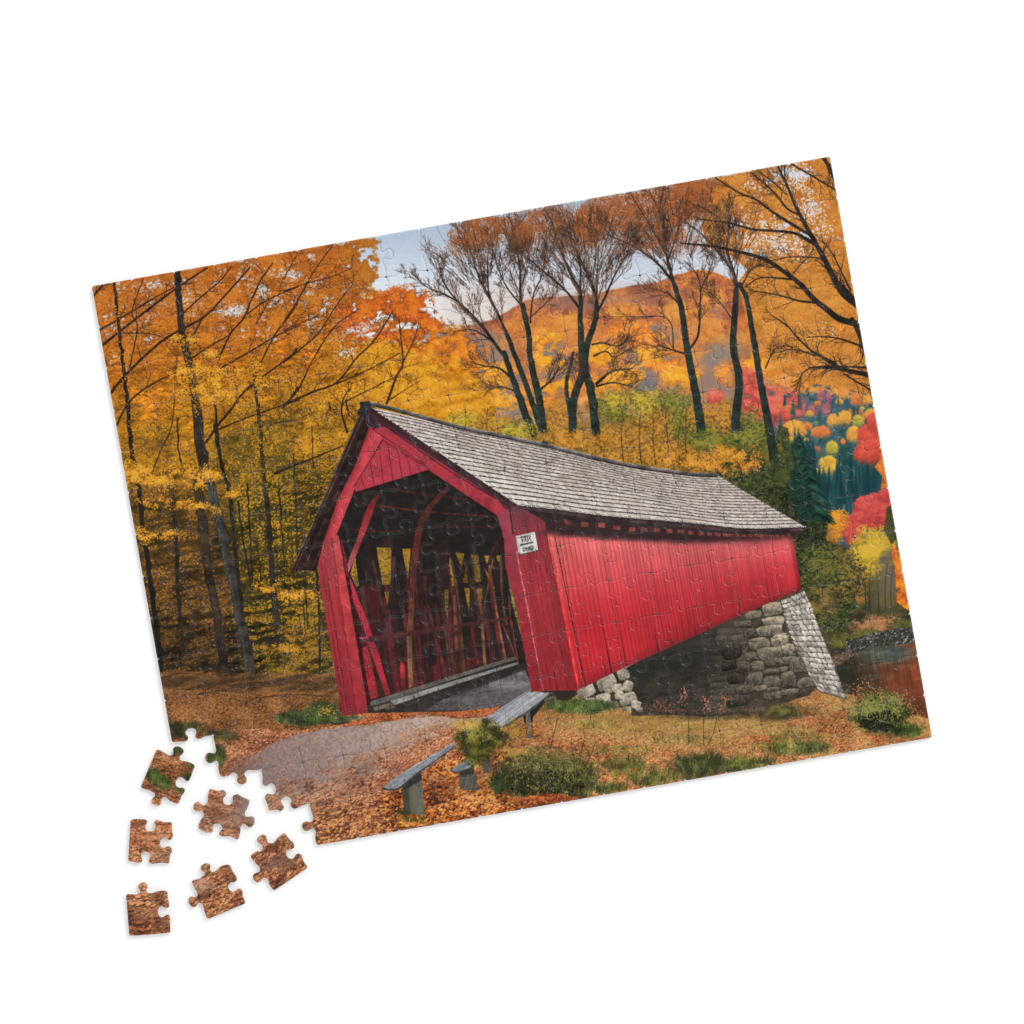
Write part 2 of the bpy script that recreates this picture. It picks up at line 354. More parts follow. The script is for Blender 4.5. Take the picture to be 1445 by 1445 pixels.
# ---------------------------------------------------------------- woods on the left
def paint_left_woods():
    edge = [(100, 380), (440, 330), (478, 335), (486, 370), (492, 400), (505, 428), (540, 440), (570, 446), (590, 470), (620, 490), (650, 510),
            (700, 560), (700, 640), (520, 640), (470, 760), (470, 960), (180, 990)]
    def base(s):
        x, y = PX[s], PY[s]; yy = y+.174*(x-129)-404+30*(N_MID[s]-.5)    # depth down the sheet
        top = ramp([(178, 106, 34), (196, 120, 30), (202, 128, 26), (186, 128, 28), (158, 116, 30), (116, 90, 34), (92, 70, 34), (70, 54, 30)], yy/560)
        red = (sstep(470, 560, x)*(1-sstep(450, 520, y)))[..., None]; top = top*(1-red)+C(196, 92, 32)*red
        yel = (sstep(460, 560, x)*sstep(500, 560, y))[..., None]; top = top*(1-yel)+C(214, 146, 30)*yel
        gr = (blob_s(s, 420, 760, 100, 120)*.7)[..., None]; top = top*(1-gr)+C(70, 68, 30)*gr
        br = (blob_s(s, 240, 830, 80, 110)*.7)[..., None]; top = top*(1-br)+C(104, 74, 40)*br
        return top*(.60+.5*N_STR[s]+.2*N_SM[s]+.2*N_LEAF[s]-.08)[..., None]
    wob = [(a+R.normal(0, 1), b+R.normal(0, 1)) for a, b in edge]
    poly(wob, base, lambda s: np.ones_like(PX[s])*np.where((.5*N_SM[s]+.5*N_LEAF[s] > np.where(PX[s] > 478, .54, .36)) | (PY[s] > 485), 1., 0.))
    A = [(92, 54, 22), (166, 98, 26), (196, 122, 28), (218, 146, 42)]           # orange
    B = [(74, 52, 18), (160, 106, 24), (200, 136, 26), (222, 160, 42)]          # gold
    G = [(40, 42, 22), (78, 74, 28), (124, 106, 34), (184, 144, 44)]              # olive
    D = [(56, 40, 22), (96, 66, 30), (142, 98, 38), (186, 130, 48)]              # brown floor
    E = [(122, 52, 18), (182, 80, 24), (208, 98, 26), (224, 122, 36)]           # red orange crown
    foliage([(120, 400), (440, 335), (490, 335), (488, 370), (494, 410), (480, 470), (130, 500)], 16000, [(112, 62, 22), (170, 98, 28), (192, 116, 32), (204, 130, 44)], (1.0, 2.0), .6, N_MID, .36, .2)
    foliage([(130, 470), (520, 400), (560, 440), (560, 520), (150, 560)], 22000, A, (.9, 2.1), .45, N_MID2, .38, .28, ang=0)
    foliage([(150, 550), (560, 470), (640, 500), (690, 560), (520, 600), (480, 700), (170, 700)], 30000, B, (.9, 2.1), .45, N_MID2, .40, .30, ang=0)
    foliage([(300, 620), (480, 560), (470, 700), (450, 880), (330, 880)], 16000, G, (.9, 2.0), .45, N_MID2, .30, .34, ang=0)
    foliage([(340, 690), (470, 640), (450, 800), (340, 830)], 5000, B, (.9, 1.9), .5, N_SM, .50, .3, ang=0)
    foliage([(170, 680), (320, 680), (350, 940), (220, 960)], 16000, D, (1.0, 2.1), .45, N_STR, .25, .22, ang=0)
    foliage([(330, 830), (460, 830), (480, 960), (340, 960)], 9000, [(40, 40, 22), (78, 66, 28), (130, 100, 36), (176, 130, 42)], (1.0, 2.0), .5, N_STR, .2, .22, ang=0)
    # the red-orange crowns meeting the sky
    for x, y, rx, ry in [(575, 430, 32, 24), (548, 432, 34, 24), (600, 458, 22, 18), (520, 460, 40, 30), (580, 470, 40, 26), (620, 490, 36, 24), (640, 515, 34, 24), (500, 430, 26, 24)]:
        foliage(ell(x, y, rx, ry, wob=.2), int(rx*ry*4.2), E if y < 475 else [(160, 84, 20), (208, 112, 24), (226, 132, 30), (236, 150, 40)], (.9, 2.0), .65, N_SM, .34, .2)
    for x, y, rx, ry in [(500, 350, 26, 14), (512, 372, 20, 16), (490, 380, 34, 24), (518, 392, 14, 10), (460, 370, 40, 20), (525, 341, 12, 4), (490, 410, 30, 20), (470, 345, 30, 12), (500, 345, 26, 8)]:
        foliage(ell(x, y, rx, ry, wob=.25), int(rx*ry*3.6), [(92, 50, 20), (150, 84, 26), (180, 104, 30), (190, 120, 40)], (1.1, 2.1), .65, N_SM, .42, .2)
    for x, y, rx, ry in [(560, 545, 60, 34), (640, 560, 50, 26), (600, 520, 50, 20), (540, 500, 40, 20), (660, 575, 40, 16), (490, 560, 44, 30), (450, 620, 40, 40)]:
        foliage(ell(x, y, rx, ry), int(rx*ry*2.6), [(160, 92, 20), (206, 134, 26), (224, 154, 32), (232, 168, 48)], (.9, 2.0), .6, N_SM, .34, .28)
    # sky peeping through
    for x, y, n in [(215, 402, 60), (262, 424, 50), (325, 440, 170), (340, 436, 60), (395, 385, 50), (372, 472, 20), (412, 388, 40), (172, 405, 16), (486, 498, 60), (515, 462, 70), (505, 466, 40), (445, 400, 16), (160, 505, 14)]:
        p = np.c_[R.normal(x, 9, n), R.normal(y, 4, n)]; dabs(p, ramp([(190, 170, 168), (216, 214, 222), (236, 236, 240)], R.random(n)), R.uniform(.6, 1.9, n), R.uniform(.5, 1.2, n), R.uniform(-1, 1, n))
    blur([(100, 360), (540, 330), (700, 560), (520, 640), (470, 980), (200, 980)], 4, .8)
    dep = PY+.174*(PX-129)-404; lw = (1-sstep(440, 475, PX+.35*(PY-760)))
    sh = lw*(.34*sstep(270, 520, dep+60*(N_MID-.5))+.22*sstep(120, 300, dep)*sstep(.45, .75, N_MID2))
    sh = np.clip(sh+lw*.22*blob(430, 760, 50, 110, .9, .4, N_MID)+lw*.25*sstep(.5, .8, N_MID)*sstep(150, 260, dep), 0, .8)
    IMG[:] = IMG*(1-sh[..., None]*np.array([.82, .78, .80], np.float32))
    og = lw*(1-sstep(120, 260, dep))*.07*(1-sstep(470, 515, PX))*(IMG[..., 2] < .5); IMG[..., 1] *= 1-og; IMG[..., 2] *= 1-.6*og
    def crisp(reg, n, cols, fld, cov, sz):
        p = scatter(reg, n); k = at(fld, p)+R.normal(0, .13, len(p)) > cov; p = p[k]
        dabs(p, ramp(cols, R.random(len(p))), R.uniform(sz*.6, sz*1.3, len(p)), R.uniform(sz*.35, sz*.6, len(p)), R.normal(-.1, .4, len(p)))
    crisp([(330, 680), (480, 620), (450, 800), (480, 960), (340, 960)], 5200, [(34, 40, 20), (58, 60, 26), (80, 76, 30)], N_STR, .46, 1.3)
    crisp([(330, 680), (480, 620), (450, 800), (470, 880), (340, 880)], 6800, [(150, 110, 26), (196, 144, 32), (220, 166, 44)], N_STR, .52, 1.3)
    crisp([(340, 860), (470, 860), (482, 955), (345, 955)], 3200, [(126, 92, 28), (170, 122, 34), (196, 144, 46)], N_STR, .50, 1.4)
    crisp([(180, 690), (320, 690), (345, 880), (215, 880)], 5200, [(120, 80, 34), (164, 110, 40), (196, 138, 46)], N_STR, .52, 1.3)
    crisp([(205, 800), (340, 800), (345, 950), (228, 950)], 3600, [(96, 64, 36), (134, 90, 48), (160, 112, 58)], N_STR, .50, 1.3)
    crisp([(180, 690), (330, 690), (350, 945), (225, 945)], 3600, [(48, 36, 24), (66, 50, 30)], N_STR, .48, 1.4)
    crisp([(150, 540), (480, 470), (560, 560), (470, 690), (180, 690)], 8200, [(186, 120, 26), (216, 150, 36), (230, 168, 54)], N_MID2, .55, 1.2)
    crisp([(130, 420), (500, 350), (520, 480), (150, 560)], 6200, [(180, 104, 30), (210, 130, 40), (222, 150, 66)], N_MID2, .55, 1.1)
    crisp([(150, 540), (480, 470), (520, 560), (470, 690), (180, 690)], 4200, [(96, 66, 22), (128, 88, 26)], N_MID2, .44, 1.1)
    # fine dark twigs everywhere
    for i in range(620):
        x = R.uniform(140, 640); y = R.uniform(400, 880); l = R.uniform(6, 26); a = R.normal(-.1, .5)
        if x > 470+max(0, 640-y)*.9: continue
        stroke([(x, y), (x+l*.5*math.cos(a), y+l*.5*math.sin(a)+R.normal(0, 1.5)), (x+l*math.cos(a+.2), y+l*math.sin(a+.2))], .6, .35, C(70, 42, 20), n=3)
    p = scatter([(130, 420), (480, 360), (540, 420), (640, 520), (470, 660), (440, 880), (220, 900)], 7000); p = p[at(N_MID2, p)+R.normal(0, .15, len(p)) < .55]
    dabs(p, ramp([(60, 44, 18), (88, 62, 22), (110, 76, 24)], R.random(len(p))), R.uniform(.6, 1.7, len(p)), .4, R.normal(-.1, .35, len(p)))
    # trunks
    dk, dk2 = C(40, 30, 24), C(48, 40, 34)
    stroke([(161, 392), (166, 451), (172, 500), (179, 562), (185, 633), (192, 663), (197, 698), (201, 736), (207, 779), (214, 833), (220, 876), (227, 948)], 4, 8, [C(40, 30, 22), C(28, 25, 24)], wob=.6)
    stroke([(249, 376), (253, 423), (258, 472), (269, 520), (277, 573), (282, 627), (288, 655), (293, 684)], 8, 16, [C(38, 30, 24), C(44, 38, 34)], wob=.9, hl=C(70, 60, 50))
    stroke([(278, 672), (280, 694), (287, 747), (293, 801), (304, 854), (310, 897), (317, 948)], 13, 12, [C(54, 44, 30), C(48, 40, 36)], wob=.5, hl=C(82, 68, 52))
    stroke([(295, 672), (299, 694), (310, 736), (321, 790), (332, 833), (340, 876), (349, 919), (354, 962)], 13, 15, [C(58, 58, 52), C(54, 50, 46)], wob=.4, hl=C(100, 98, 88))
    stroke([(358, 510), (359, 530), (365, 584), (370, 637), (374, 690), (378, 725), (381, 758), (385, 822), (391, 876), (392, 906)], 4, 9, [C(44, 34, 22), C(46, 42, 34)], wob=.7, hl=C(72, 64, 48))
    stroke([(303, 600), (310, 640), (318, 672), (325, 704), (331, 769), (340, 844), (343, 880)], 5, 5, C(40, 36, 26), wob=.8)
    stroke([(246, 700), (246, 726), (249, 779), (252, 844), (259, 919)], 5, 6, C(44, 36, 28), wob=.7)
    for q, w in [([(336, 708), (344, 765), (354, 830)], 2.6), ([(349, 683), (353, 760), (357, 833)], 2.4), ([(394, 690), (397, 740), (401, 800)], 2.2), ([(446, 803), (450, 855), (451, 942)], 3.2), ([(430, 790), (432, 850), (434, 900)], 1.6), ([(295, 880), (299, 915)], 1.6), ([(362, 760), (368, 820)], 1.8),
                 ([(250, 590), (252, 630), (256, 660)], 2.4), ([(303, 560), (306, 600), (312, 660)], 3), ([(414, 640), (418, 720), (420, 800)], 1.6), ([(440, 600), (442, 660)], 1.2)]: stroke(q, w, w, C(42, 36, 24), wob=.5)
    br = C(46, 30, 22); a = Z(110, 380)
    kw = dict(kids=5, spread=.7, ln=(10, 34), start=.2, lev=1)
    for q, w0, w1 in [(a((160, 500), (350, 350), (640, 130), (850, -10)), 4.6, 3), (a((140, 400), (300, 310), (500, 190), (630, 120)), 3.2, 2), (a((215, 815), (300, 710), (450, 560), (600, 440), (820, 320), (960, 180), (1130, -10)), 5, 3),
                      (a((250, 1030), (340, 870), (480, 760), (640, 680)), 4, 2), (a((690, 540), (760, 430), (820, 320)), 3, 2.5), (a((680, 300), (800, 190), (940, 70), (1010, -20)), 2.5, 2), (a((920, 610), (1000, 430), (1090, 320), (1140, 200), (1210, 60), (1280, -40)), 3.4, 2.6),
                      (a((740, 590), (860, 510), (1000, 430)), 3, 2.2), (a((940, 650), (1150, 530), (1300, 440), (1460, 370)), 3, 2), (a((1200, 620), (1290, 440), (1380, 320), (1450, 220)), 2.6, 2), (a((1170, 360), (1260, 200)), 2, 1.4), (a((840, 1140), (910, 1040), (1000, 930), (1100, 800), (1250, 680), (1400, 570), (1445, 520)), 4.4, 2.6),
                      (a((910, 1060), (1100, 980), (1360, 890), (1460, 860)), 3, 2), (a((450, 1440), (540, 1200), (620, 1010), (640, 680), (660, 540)), 2, 1.4), (a((1090, 310), (1250, 200), (1450, 115)), 2.6, 1.8), (a((100, 180), (160, 105)), 3.4, 3), (a((340, 650), (390, 380), (355, 280), (430, 60)), 2.2, 1.6), (a((300, 420), (480, 425), (640, 480)), 1.4, 1),
                      (a((1380, 880), (1445, 770)), 2.4, 2), (a((1240, 1050), (1300, 1010), (1445, 990)), 1.4, 1)]: limbs(q, w0*.8, w1*.72, br, **kw)
    a = Z(400, 280)
    for q, w0, w1 in [(a((0, 820), (100, 660), (200, 480), (330, 300)), 2.6, 1.6), (a((0, 610), (150, 560), (300, 520), (450, 460)), 2.2, 1), (a((0, 1080), (150, 960), (250, 860), (350, 700), (460, 560)), 2.8, 1.4), (a((0, 1370), (100, 1250), (200, 1050), (330, 850), (490, 730)), 3, 1.4), (a((0, 1360), (200, 1270), (350, 1210), (480, 1050), (600, 930), (720, 740)), 4, 1.8),
                      (a((350, 1220), (570, 1120), (760, 1020)), 2.4, 1.4), (a((420, 1330), (600, 1240), (740, 1170)), 2, 1.4), (a((680, 1345), (740, 1180), (785, 1080), (770, 900), (760, 780)), 4, 1.6), (a((785, 1080), (850, 950), (890, 820)), 2.6, 1), (a((690, 1330), (830, 1240), (900, 1200)), 2, .8), (a((300, 1340), (310, 1400)), 2, 2), (a((410, 1330), (430, 1430)), 2.6, 2.6),
                      (a((0, 870), (180, 790), (240, 760)), 2, 1), (a((0, 530), (60, 420), (100, 340)), 1.8, 1)]: limbs(q, w0*.85, w1*.75, C(52, 28, 18), **kw)
    stroke([(388, 668), (420, 655), (450, 643), (484, 629)], 3.4, 1.6, C(40, 28, 18)); limbs([(490, 610), (482, 580), (486, 560), (496, 545)], 3, 1.5, C(44, 30, 18), **kw)
    # leaf shelves in front of the trunks
    H = [(70, 46, 18), (160, 104, 24), (212, 146, 34), (232, 172, 58)]
    for x, y, rx, ry, r in [(215, 678, 40, 14, 0), (250, 668, 50, 12, -.1), (240, 710, 40, 9, .1), (285, 716, 30, 7, .2), (190, 668, 22, 12, 0), (275, 680, 26, 10, .1), (300, 670, 16, 8, .1), (200, 756, 16, 12, .2), (240, 755, 22, 7, 0), (270, 520, 34, 8, -.2), (280, 545, 40, 14, -.1), (335, 520, 34, 10, -.1), (290, 500, 24, 8, 0),
                            (180, 660, 16, 10, 0), (310, 560, 30, 10, 0), (420, 895, 30, 8, 0), (400, 915, 36, 7, .1), (370, 540, 30, 9, -.2), (380, 830, 26, 9, 0), (420, 840, 30, 10, 0), (260, 480, 20, 8, 0), (330, 700, 14, 8, 0)]:
        foliage(ell(x, y, rx, ry, wob=.3, rot=r), int(rx*ry*1.9), H if y < 860 else [(60, 42, 18), (130, 90, 28), (180, 128, 36), (200, 146, 50)], (1.0, 2.0), .6, N_SM, .36, .34)
    for x0, y0, x1, y1, n in [(258, 472, 280, 575, 260), (359, 500, 374, 690, 260), (161, 400, 192, 663, 160), (270, 560, 276, 585, 60)]:
        u = R.random(n); p = np.c_[x0+(x1-x0)*u+R.normal(0, 6, n), y0+(y1-y0)*u+R.normal(0, 5, n)]
        dabs(p, ramp([(40, 30, 18), (176, 120, 26), (222, 156, 36)], R.random(n)), R.uniform(.8, 1.9, n), R.uniform(.5, 1, n), R.normal(0, .5, n))
    # thin dark saplings low right
    for i in range(46):
        x = R.uniform(335, 450); y = R.uniform(760, 930); h = R.uniform(14, 50); stroke([(x, y), (x-.1*h+R.normal(0, 1), y-h)], .9, .5, C(40, 40, 22), n=3)
    for y0 in (700, 725, 690, 745, 760, 800): stroke([(410, y0), (430, y0-6+R.normal(0, 3)), (470, y0-10)], .8, .5, C(44, 48, 26), n=4)

# ---------------------------------------------------------------- trees behind the bridge
def paint_mid_trees():
    und = [(640, 612), (690, 604), (730, 608), (780, 600), (830, 592), (880, 580), (920, 584), (960, 580), (1000, 586), (1050, 592), (1085, 600), (1120, 650), (1150, 720), (1170, 780), (1100, 760), (1000, 690), (840, 660), (700, 625)]
    def under(s):
        x, y = PX[s], PY[s]
        c = ramp([(84, 72, 32), (138, 108, 40), (178, 130, 44)], N_MID2[s]*.5+.5*N_LEAF[s])
        g = sstep(960, 1080, x)[..., None]*.8; return c*(1-g)+ramp([(48, 52, 30), (74, 76, 40), (110, 96, 48)], N_MID2[s])*g
    poly([(a, b) for a, b in und], under, lambda s: sstep(.25, .65, N_SM[s]+.016*(PY[s]-590)))
    Y1 = [(84, 78, 30), (140, 124, 38), (188, 160, 48), (210, 178, 64)]; O1 = [(84, 60, 26), (144, 98, 36), (186, 128, 42), (208, 148, 60)]; G1 = [(46, 54, 26), (78, 86, 34), (116, 116, 42), (150, 140, 54)]
    for x, y, rx, ry, c in [(660, 595, 30, 14, Y1), (700, 600, 34, 14, O1), (735, 608, 26, 14, G1), (790, 585, 26, 20, O1), (790, 610, 34, 18, O1), (860, 575, 26, 22, G1), (870, 565, 20, 14, Y1), (915, 575, 26, 24, Y1), (900, 560, 16, 10, Y1), (950, 575, 30, 26, G1), (935, 600, 34, 22, O1), (880, 620, 44, 18, O1), (820, 625, 40, 14, O1), (930, 640, 50, 20, O1),
                            (970, 600, 26, 24, G1), (990, 590, 24, 20, O1), (1005, 620, 26, 24, G1), (1020, 590, 18, 24, O1), (1060, 610, 24, 30, G1), (1005, 650, 40, 12, O1), (870, 645, 40, 10, O1)]:
        foliage(ell(x, y, rx, ry, wob=.2), int(rx*ry*2.6), c, (.8, 1.8), .6, N_LEAF, .15, .36, top=.1)
    blur([(560, 400), (1300, 370), (1300, 520), (1100, 700), (700, 640), (560, 560)], 2, .8)
    # brown feathery crowns against the sky
    cr = [(110, 58, 32), (150, 80, 40), (172, 98, 50), (186, 116, 66)]
    for x, y, rx, ry, n, cov in [(672, 330, 38, 22, 5200, .42), (700, 318, 40, 14, 3600, .40), (735, 336, 20, 20, 4200, .25), (650, 345, 18, 20, 1400, .5), (770, 310, 46, 22, 4200, .45), (832, 318, 24, 30, 6200, .2), (870, 300, 50, 30, 8000, .32), (905, 330, 40, 20, 3600, .42), (930, 285, 50, 26, 5200, .42),
                                 (975, 280, 44, 34, 9000, .2), (945, 318, 26, 24, 3600, .35), (1005, 275, 40, 26, 7000, .25), (800, 335, 50, 22, 1800, .5), (940, 345, 50, 18, 1600, .5)]:
        e = ell(x, y, rx*1.05, ry*1.1, wob=.22); p = scatter(e, int(n*1.5)); dd = np.sqrt(((p[:, 0]-x)/rx)**2+((p[:, 1]-y)/ry)**2)
        p = p[(R.random(len(p)) > dd**2*.8-.02) & (at(N_SM, p)+R.normal(0, .12, len(p)) > cov-.06)]
        wash(C(158, 92, 52), (.55 if cov < .3 else .30)*blob(x, y, rx*.8, ry*.8, .9, .5, N_SM))
        dabs(p, ramp(cr, R.random(len(p))*.8+.2*at(N_SM, p)), R.uniform(.45, 1.1, len(p)), R.uniform(.3, .6, len(p)), R.uniform(-1.6, 1.6, len(p)))
    # right-hand orange canopy
    can = [(1010, 252), (1180, 215), (1240, 560), (1180, 545), (1130, 540), (1090, 515), (1060, 470), (1040, 400), (1055, 380), (1030, 360), (1000, 350), (990, 320)]
    def canc(s):
        d = (PY[s]-240)/280
        return ramp([(168, 100, 48), (184, 114, 52), (198, 128, 54), (208, 136, 54), (206, 132, 56)], d+.2*(N_MID[s]-.5))*(.84+.3*N_SM[s])[..., None]
    poly(can, canc, lambda s: sstep(.30, .44, N_SM[s]*.5+N_MID2[s]*.5+.5*sstep(330, 420, PY[s])))
    foliage(can, 22000, [(132, 76, 30), (184, 112, 42), (208, 136, 52), (220, 154, 72)], (.8, 1.8), .6, N_MID2, .34, .2)
    foliage([(1150, 235), (1178, 222), (1200, 330), (1215, 420), (1190, 420), (1160, 330), (1135, 260)], 3600, [(150, 84, 30), (186, 112, 38), (204, 128, 48), (214, 146, 66)], (.8, 1.8), .6, N_SM, .3, .2)
    for x, y, n in [(1128, 245, 120), (1122, 262, 90), (1142, 300, 140), (1160, 322, 60), (1065, 342, 90), (1095, 345, 120), (1110, 350, 80), (1130, 355, 40), (1080, 318, 80), (1040, 335, 60), (1050, 310, 40), (1145, 285, 60), (1125, 335, 40), (1100, 335, 60), (1120, 228, 50), (1065, 262, 40), (1165, 460, 14)]:
        p = np.c_[R.normal(x, 10, n), R.normal(y, 7, n)]; dabs(p, ramp([(196, 176, 166), (222, 214, 216), (236, 234, 238)], R.random(n)), R.uniform(.6, 1.8, n), R.uniform(.5, 1.2, n), R.uniform(-1, 1, n))
    wash(C(212, 144, 62), .35*blob(1120, 440, 50, 40, .6)); wash(C(130, 140, 136), .4*blob(1030, 490, 26, 16, .7, .4, N_SM))
    # trunks and limbs
    tg, tk, tw = C(32, 44, 38), C(40, 38, 36), C(78, 54, 42)
    kw = dict(kids=13, spread=.42, ln=(18, 54), start=.22, lev=2, up=.25, twig=tw)
    k2 = dict(kids=9, spread=.5, ln=(12, 38), start=.2, lev=2, up=.2, twig=tw)
    limbs([(711, 500), (705, 494), (677, 456), (647, 426), (627, 400), (620, 372)], 5, 1.4, tk, **kw); limbs([(647, 426), (625, 414), (604, 406), (578, 383)], 2.6, 1, tk, **k2); limbs([(640, 468), (665, 465), (690, 478), (705, 494)][::-1], 3, 1, tk, **k2)
    limbs([(728, 505), (711, 462), (694, 425), (676, 392), (664, 355), (655, 335)], 5, 1.2, tk, **kw); limbs([(690, 420), (688, 380), (690, 340)], 2.4, 1, tk, **k2)
    limbs([(746, 473), (735, 424), (734, 381), (727, 345), (722, 320)], 5.5, 1.4, tk, **kw); limbs([(748, 455), (753, 415), (764, 390), (772, 350)], 2.6, 1, tk, **k2); limbs([(750, 447), (770, 428), (787, 408)], 1.8, .8, tk, **k2); limbs([(735, 430), (715, 405), (700, 370), (692, 330)], 2.4, .9, tk, **k2)
    limbs([(822, 494), (819, 456), (819, 413), (808, 392), (791, 353), (776, 306)], 7, 1.4, tk, **kw); limbs([(817, 434), (797, 409), (763, 379), (737, 359)], 3.4, 1.2, tk, **kw); limbs([(819, 413), (818, 370), (806, 330), (800, 300)], 3, 1, tk, **k2)
    limbs([(827, 488), (840, 452), (842, 424), (832, 392), (812, 353), (800, 325)], 6.5, 1.3, tk, **kw); limbs([(843, 441), (855, 417), (868, 387), (886, 357), (900, 335)], 3.6, 1, tk, **kw); limbs([(842, 424), (843, 385), (845, 345)], 2.8, 1, tk, **k2)
    limbs([(962, 437), (950, 398), (941, 360), (937, 330), (935, 290)], 6.5, 1.5, tk, **kw); limbs([(950, 398), (926, 370), (900, 351), (877, 340), (840, 325)], 4, 1, tk, **kw); limbs([(941, 360), (922, 325), (900, 290), (888, 270)], 2.6, 1, tk, **k2); limbs([(942, 370), (955, 330), (962, 300)], 2.2, 1, tk, **k2)
    limbs([(930, 298), (915, 268), (905, 255)], 1.6, .8, tk, **k2); limbs([(930, 298), (936, 265), (938, 252)], 1.6, .8, tk, **k2)
    limbs([(975, 490), (985, 473), (988, 434), (988, 402), (979, 381), (965, 368)], 3.4, 1, tk, **k2); limbs([(988, 410), (1000, 385), (1008, 360)], 2, .8, tk, **k2); limbs([(966, 499), (943, 492), (928, 486)], 3, 1.2, tk, **k2); limbs([(961, 432), (943, 415), (917, 406)], 2.4, .8, tk, **k2); limbs([(950, 492), (948, 460), (935, 447), (905, 447), (850, 447)], 1.6, .6, tk, **k2)
    limbs([(1037, 446), (1039, 403), (1033, 377), (1026, 349), (1031, 306)], 6, 2, tk, **kw); limbs([(1036, 385), (1015, 358), (990, 330), (965, 312)], 2.8, 1, tk, **k2); limbs([(1033, 450), (1015, 425), (992, 405)], 1.6, .7, tk, **k2); limbs([(1046, 405), (1060, 380), (1075, 372)], 2.4, .8, tk, **k2); limbs([(1022, 330), (1015, 308), (985, 290)], 2.6, 1.2, tk, **k2)
    def fan(bx, by, n, a0, a1, r0, r1, l0, l1):
        for i in range(n):
            a = R.uniform(a0, a1); r = R.uniform(r0, r1); x, y = bx+r*math.cos(a)*.8, by+r*math.sin(a); l = R.uniform(l0, l1)
            k = R.normal(0, .22); pts = [(x, y)]
            for j in range(3):
                a2 = a+k*(j-.5); x += math.cos(a2)*l/3; y += math.sin(a2)*l/3; pts.append((x, y))
            stroke(pts, R.uniform(.5, .95), .35, [C(56, 42, 34), C(122, 76, 48)], n=3)
    fan(690, 440, 120, -2.45, -1.05, 40, 105, 24, 56); fan(745, 430, 70, -2.0, -1.0, 40, 100, 22, 50); fan(830, 430, 190, -2.45, -.75, 40, 125, 24, 58); fan(960, 400, 140, -2.5, -.7, 40, 110, 22, 54); fan(1035, 390, 80, -2.5, -.9, 30, 80, 18, 40)
    # trunks
    for q, w0, w1 in [([(754, 612), (740, 581), (728, 546), (711, 498)], 11, 7), ([(764, 606), (745, 550), (728, 505), (714, 468)], 9, 6), ([(768, 624), (762, 569), (756, 543), (748, 500), (746, 470), (738, 430)], 12, 6), ([(808, 612), (808, 575), (814, 549), (825, 520), (823, 490)], 11, 11), ([(806, 585), (799, 548), (805, 515), (809, 498)], 7, 4), ([(841, 610), (836, 564), (828, 530), (822, 500)], 12, 11),
                      ([(824, 530), (821, 500), (819, 456), (819, 420)], 11, 6), ([(824, 520), (828, 488), (840, 452), (842, 428)], 11, 6), ([(990, 610), (984, 568), (979, 540), (969, 488), (962, 437), (952, 402)], 13, 7), ([(1040, 618), (1038, 592), (1043, 548), (1041, 520), (1035, 489), (1037, 446), (1039, 410)], 13, 8), ([(1094, 664), (1087, 611), (1078, 563), (1071, 525), (1063, 476), (1054, 424), (1043, 401)], 13, 6)]:
        stroke(q, w0, w1, [C(34, 48, 40), C(36, 40, 38)], wob=.35, hl=C(52, 66, 54))
    for q, w0, w1 in [([(761, 551), (778, 536), (789, 518)], 3.4, 1.8), ([(720, 532), (705, 520), (682, 516), (664, 511)], 3.6, 1.4), ([(726, 552), (710, 546), (690, 548)], 2, .8), ([(842, 541), (864, 524), (892, 520)], 4.5, 1.6), ([(842, 545), (866, 540), (892, 546)], 3, 1), ([(836, 486), (851, 484), (874, 488), (887, 473)], 2.8, 1), ([(838, 502), (855, 496), (868, 504), (890, 490)], 2.6, .8), ([(808, 560), (815, 535), (820, 520)], 3, 2)]: limbs(q, w0, w1, C(36, 38, 34), **k2)
    foliage(ell(722, 605, 30, 14), 900, Y1, (.8, 1.6), .6, N_SM, .45); foliage(ell(800, 618, 50, 10), 1500, O1, (.8, 1.6), .6, N_SM, .4); foliage(ell(990, 618, 24, 10), 900, G1, (.8, 1.6), .6, N_SM, .35); foliage(ell(1042, 622, 20, 12), 700, G1, (.8, 1.6), .6, N_SM, .35)
    for x in (880, 905, 925, 945, 960, 970, 690, 660): limbs([(x, 655), (x-3, 620), (x+R.normal(0, 5), 575)], 1.6, .5, C(70, 54, 30), kids=6, spread=.5, ln=(8, 22), start=.3, lev=0)
    # big branches reaching in from the right edge
    a = Z(960, 210); bk = C(38, 34, 30); kr = dict(kids=8, spread=.6, ln=(10, 34), start=.25, lev=1, twig=C(56, 42, 30))
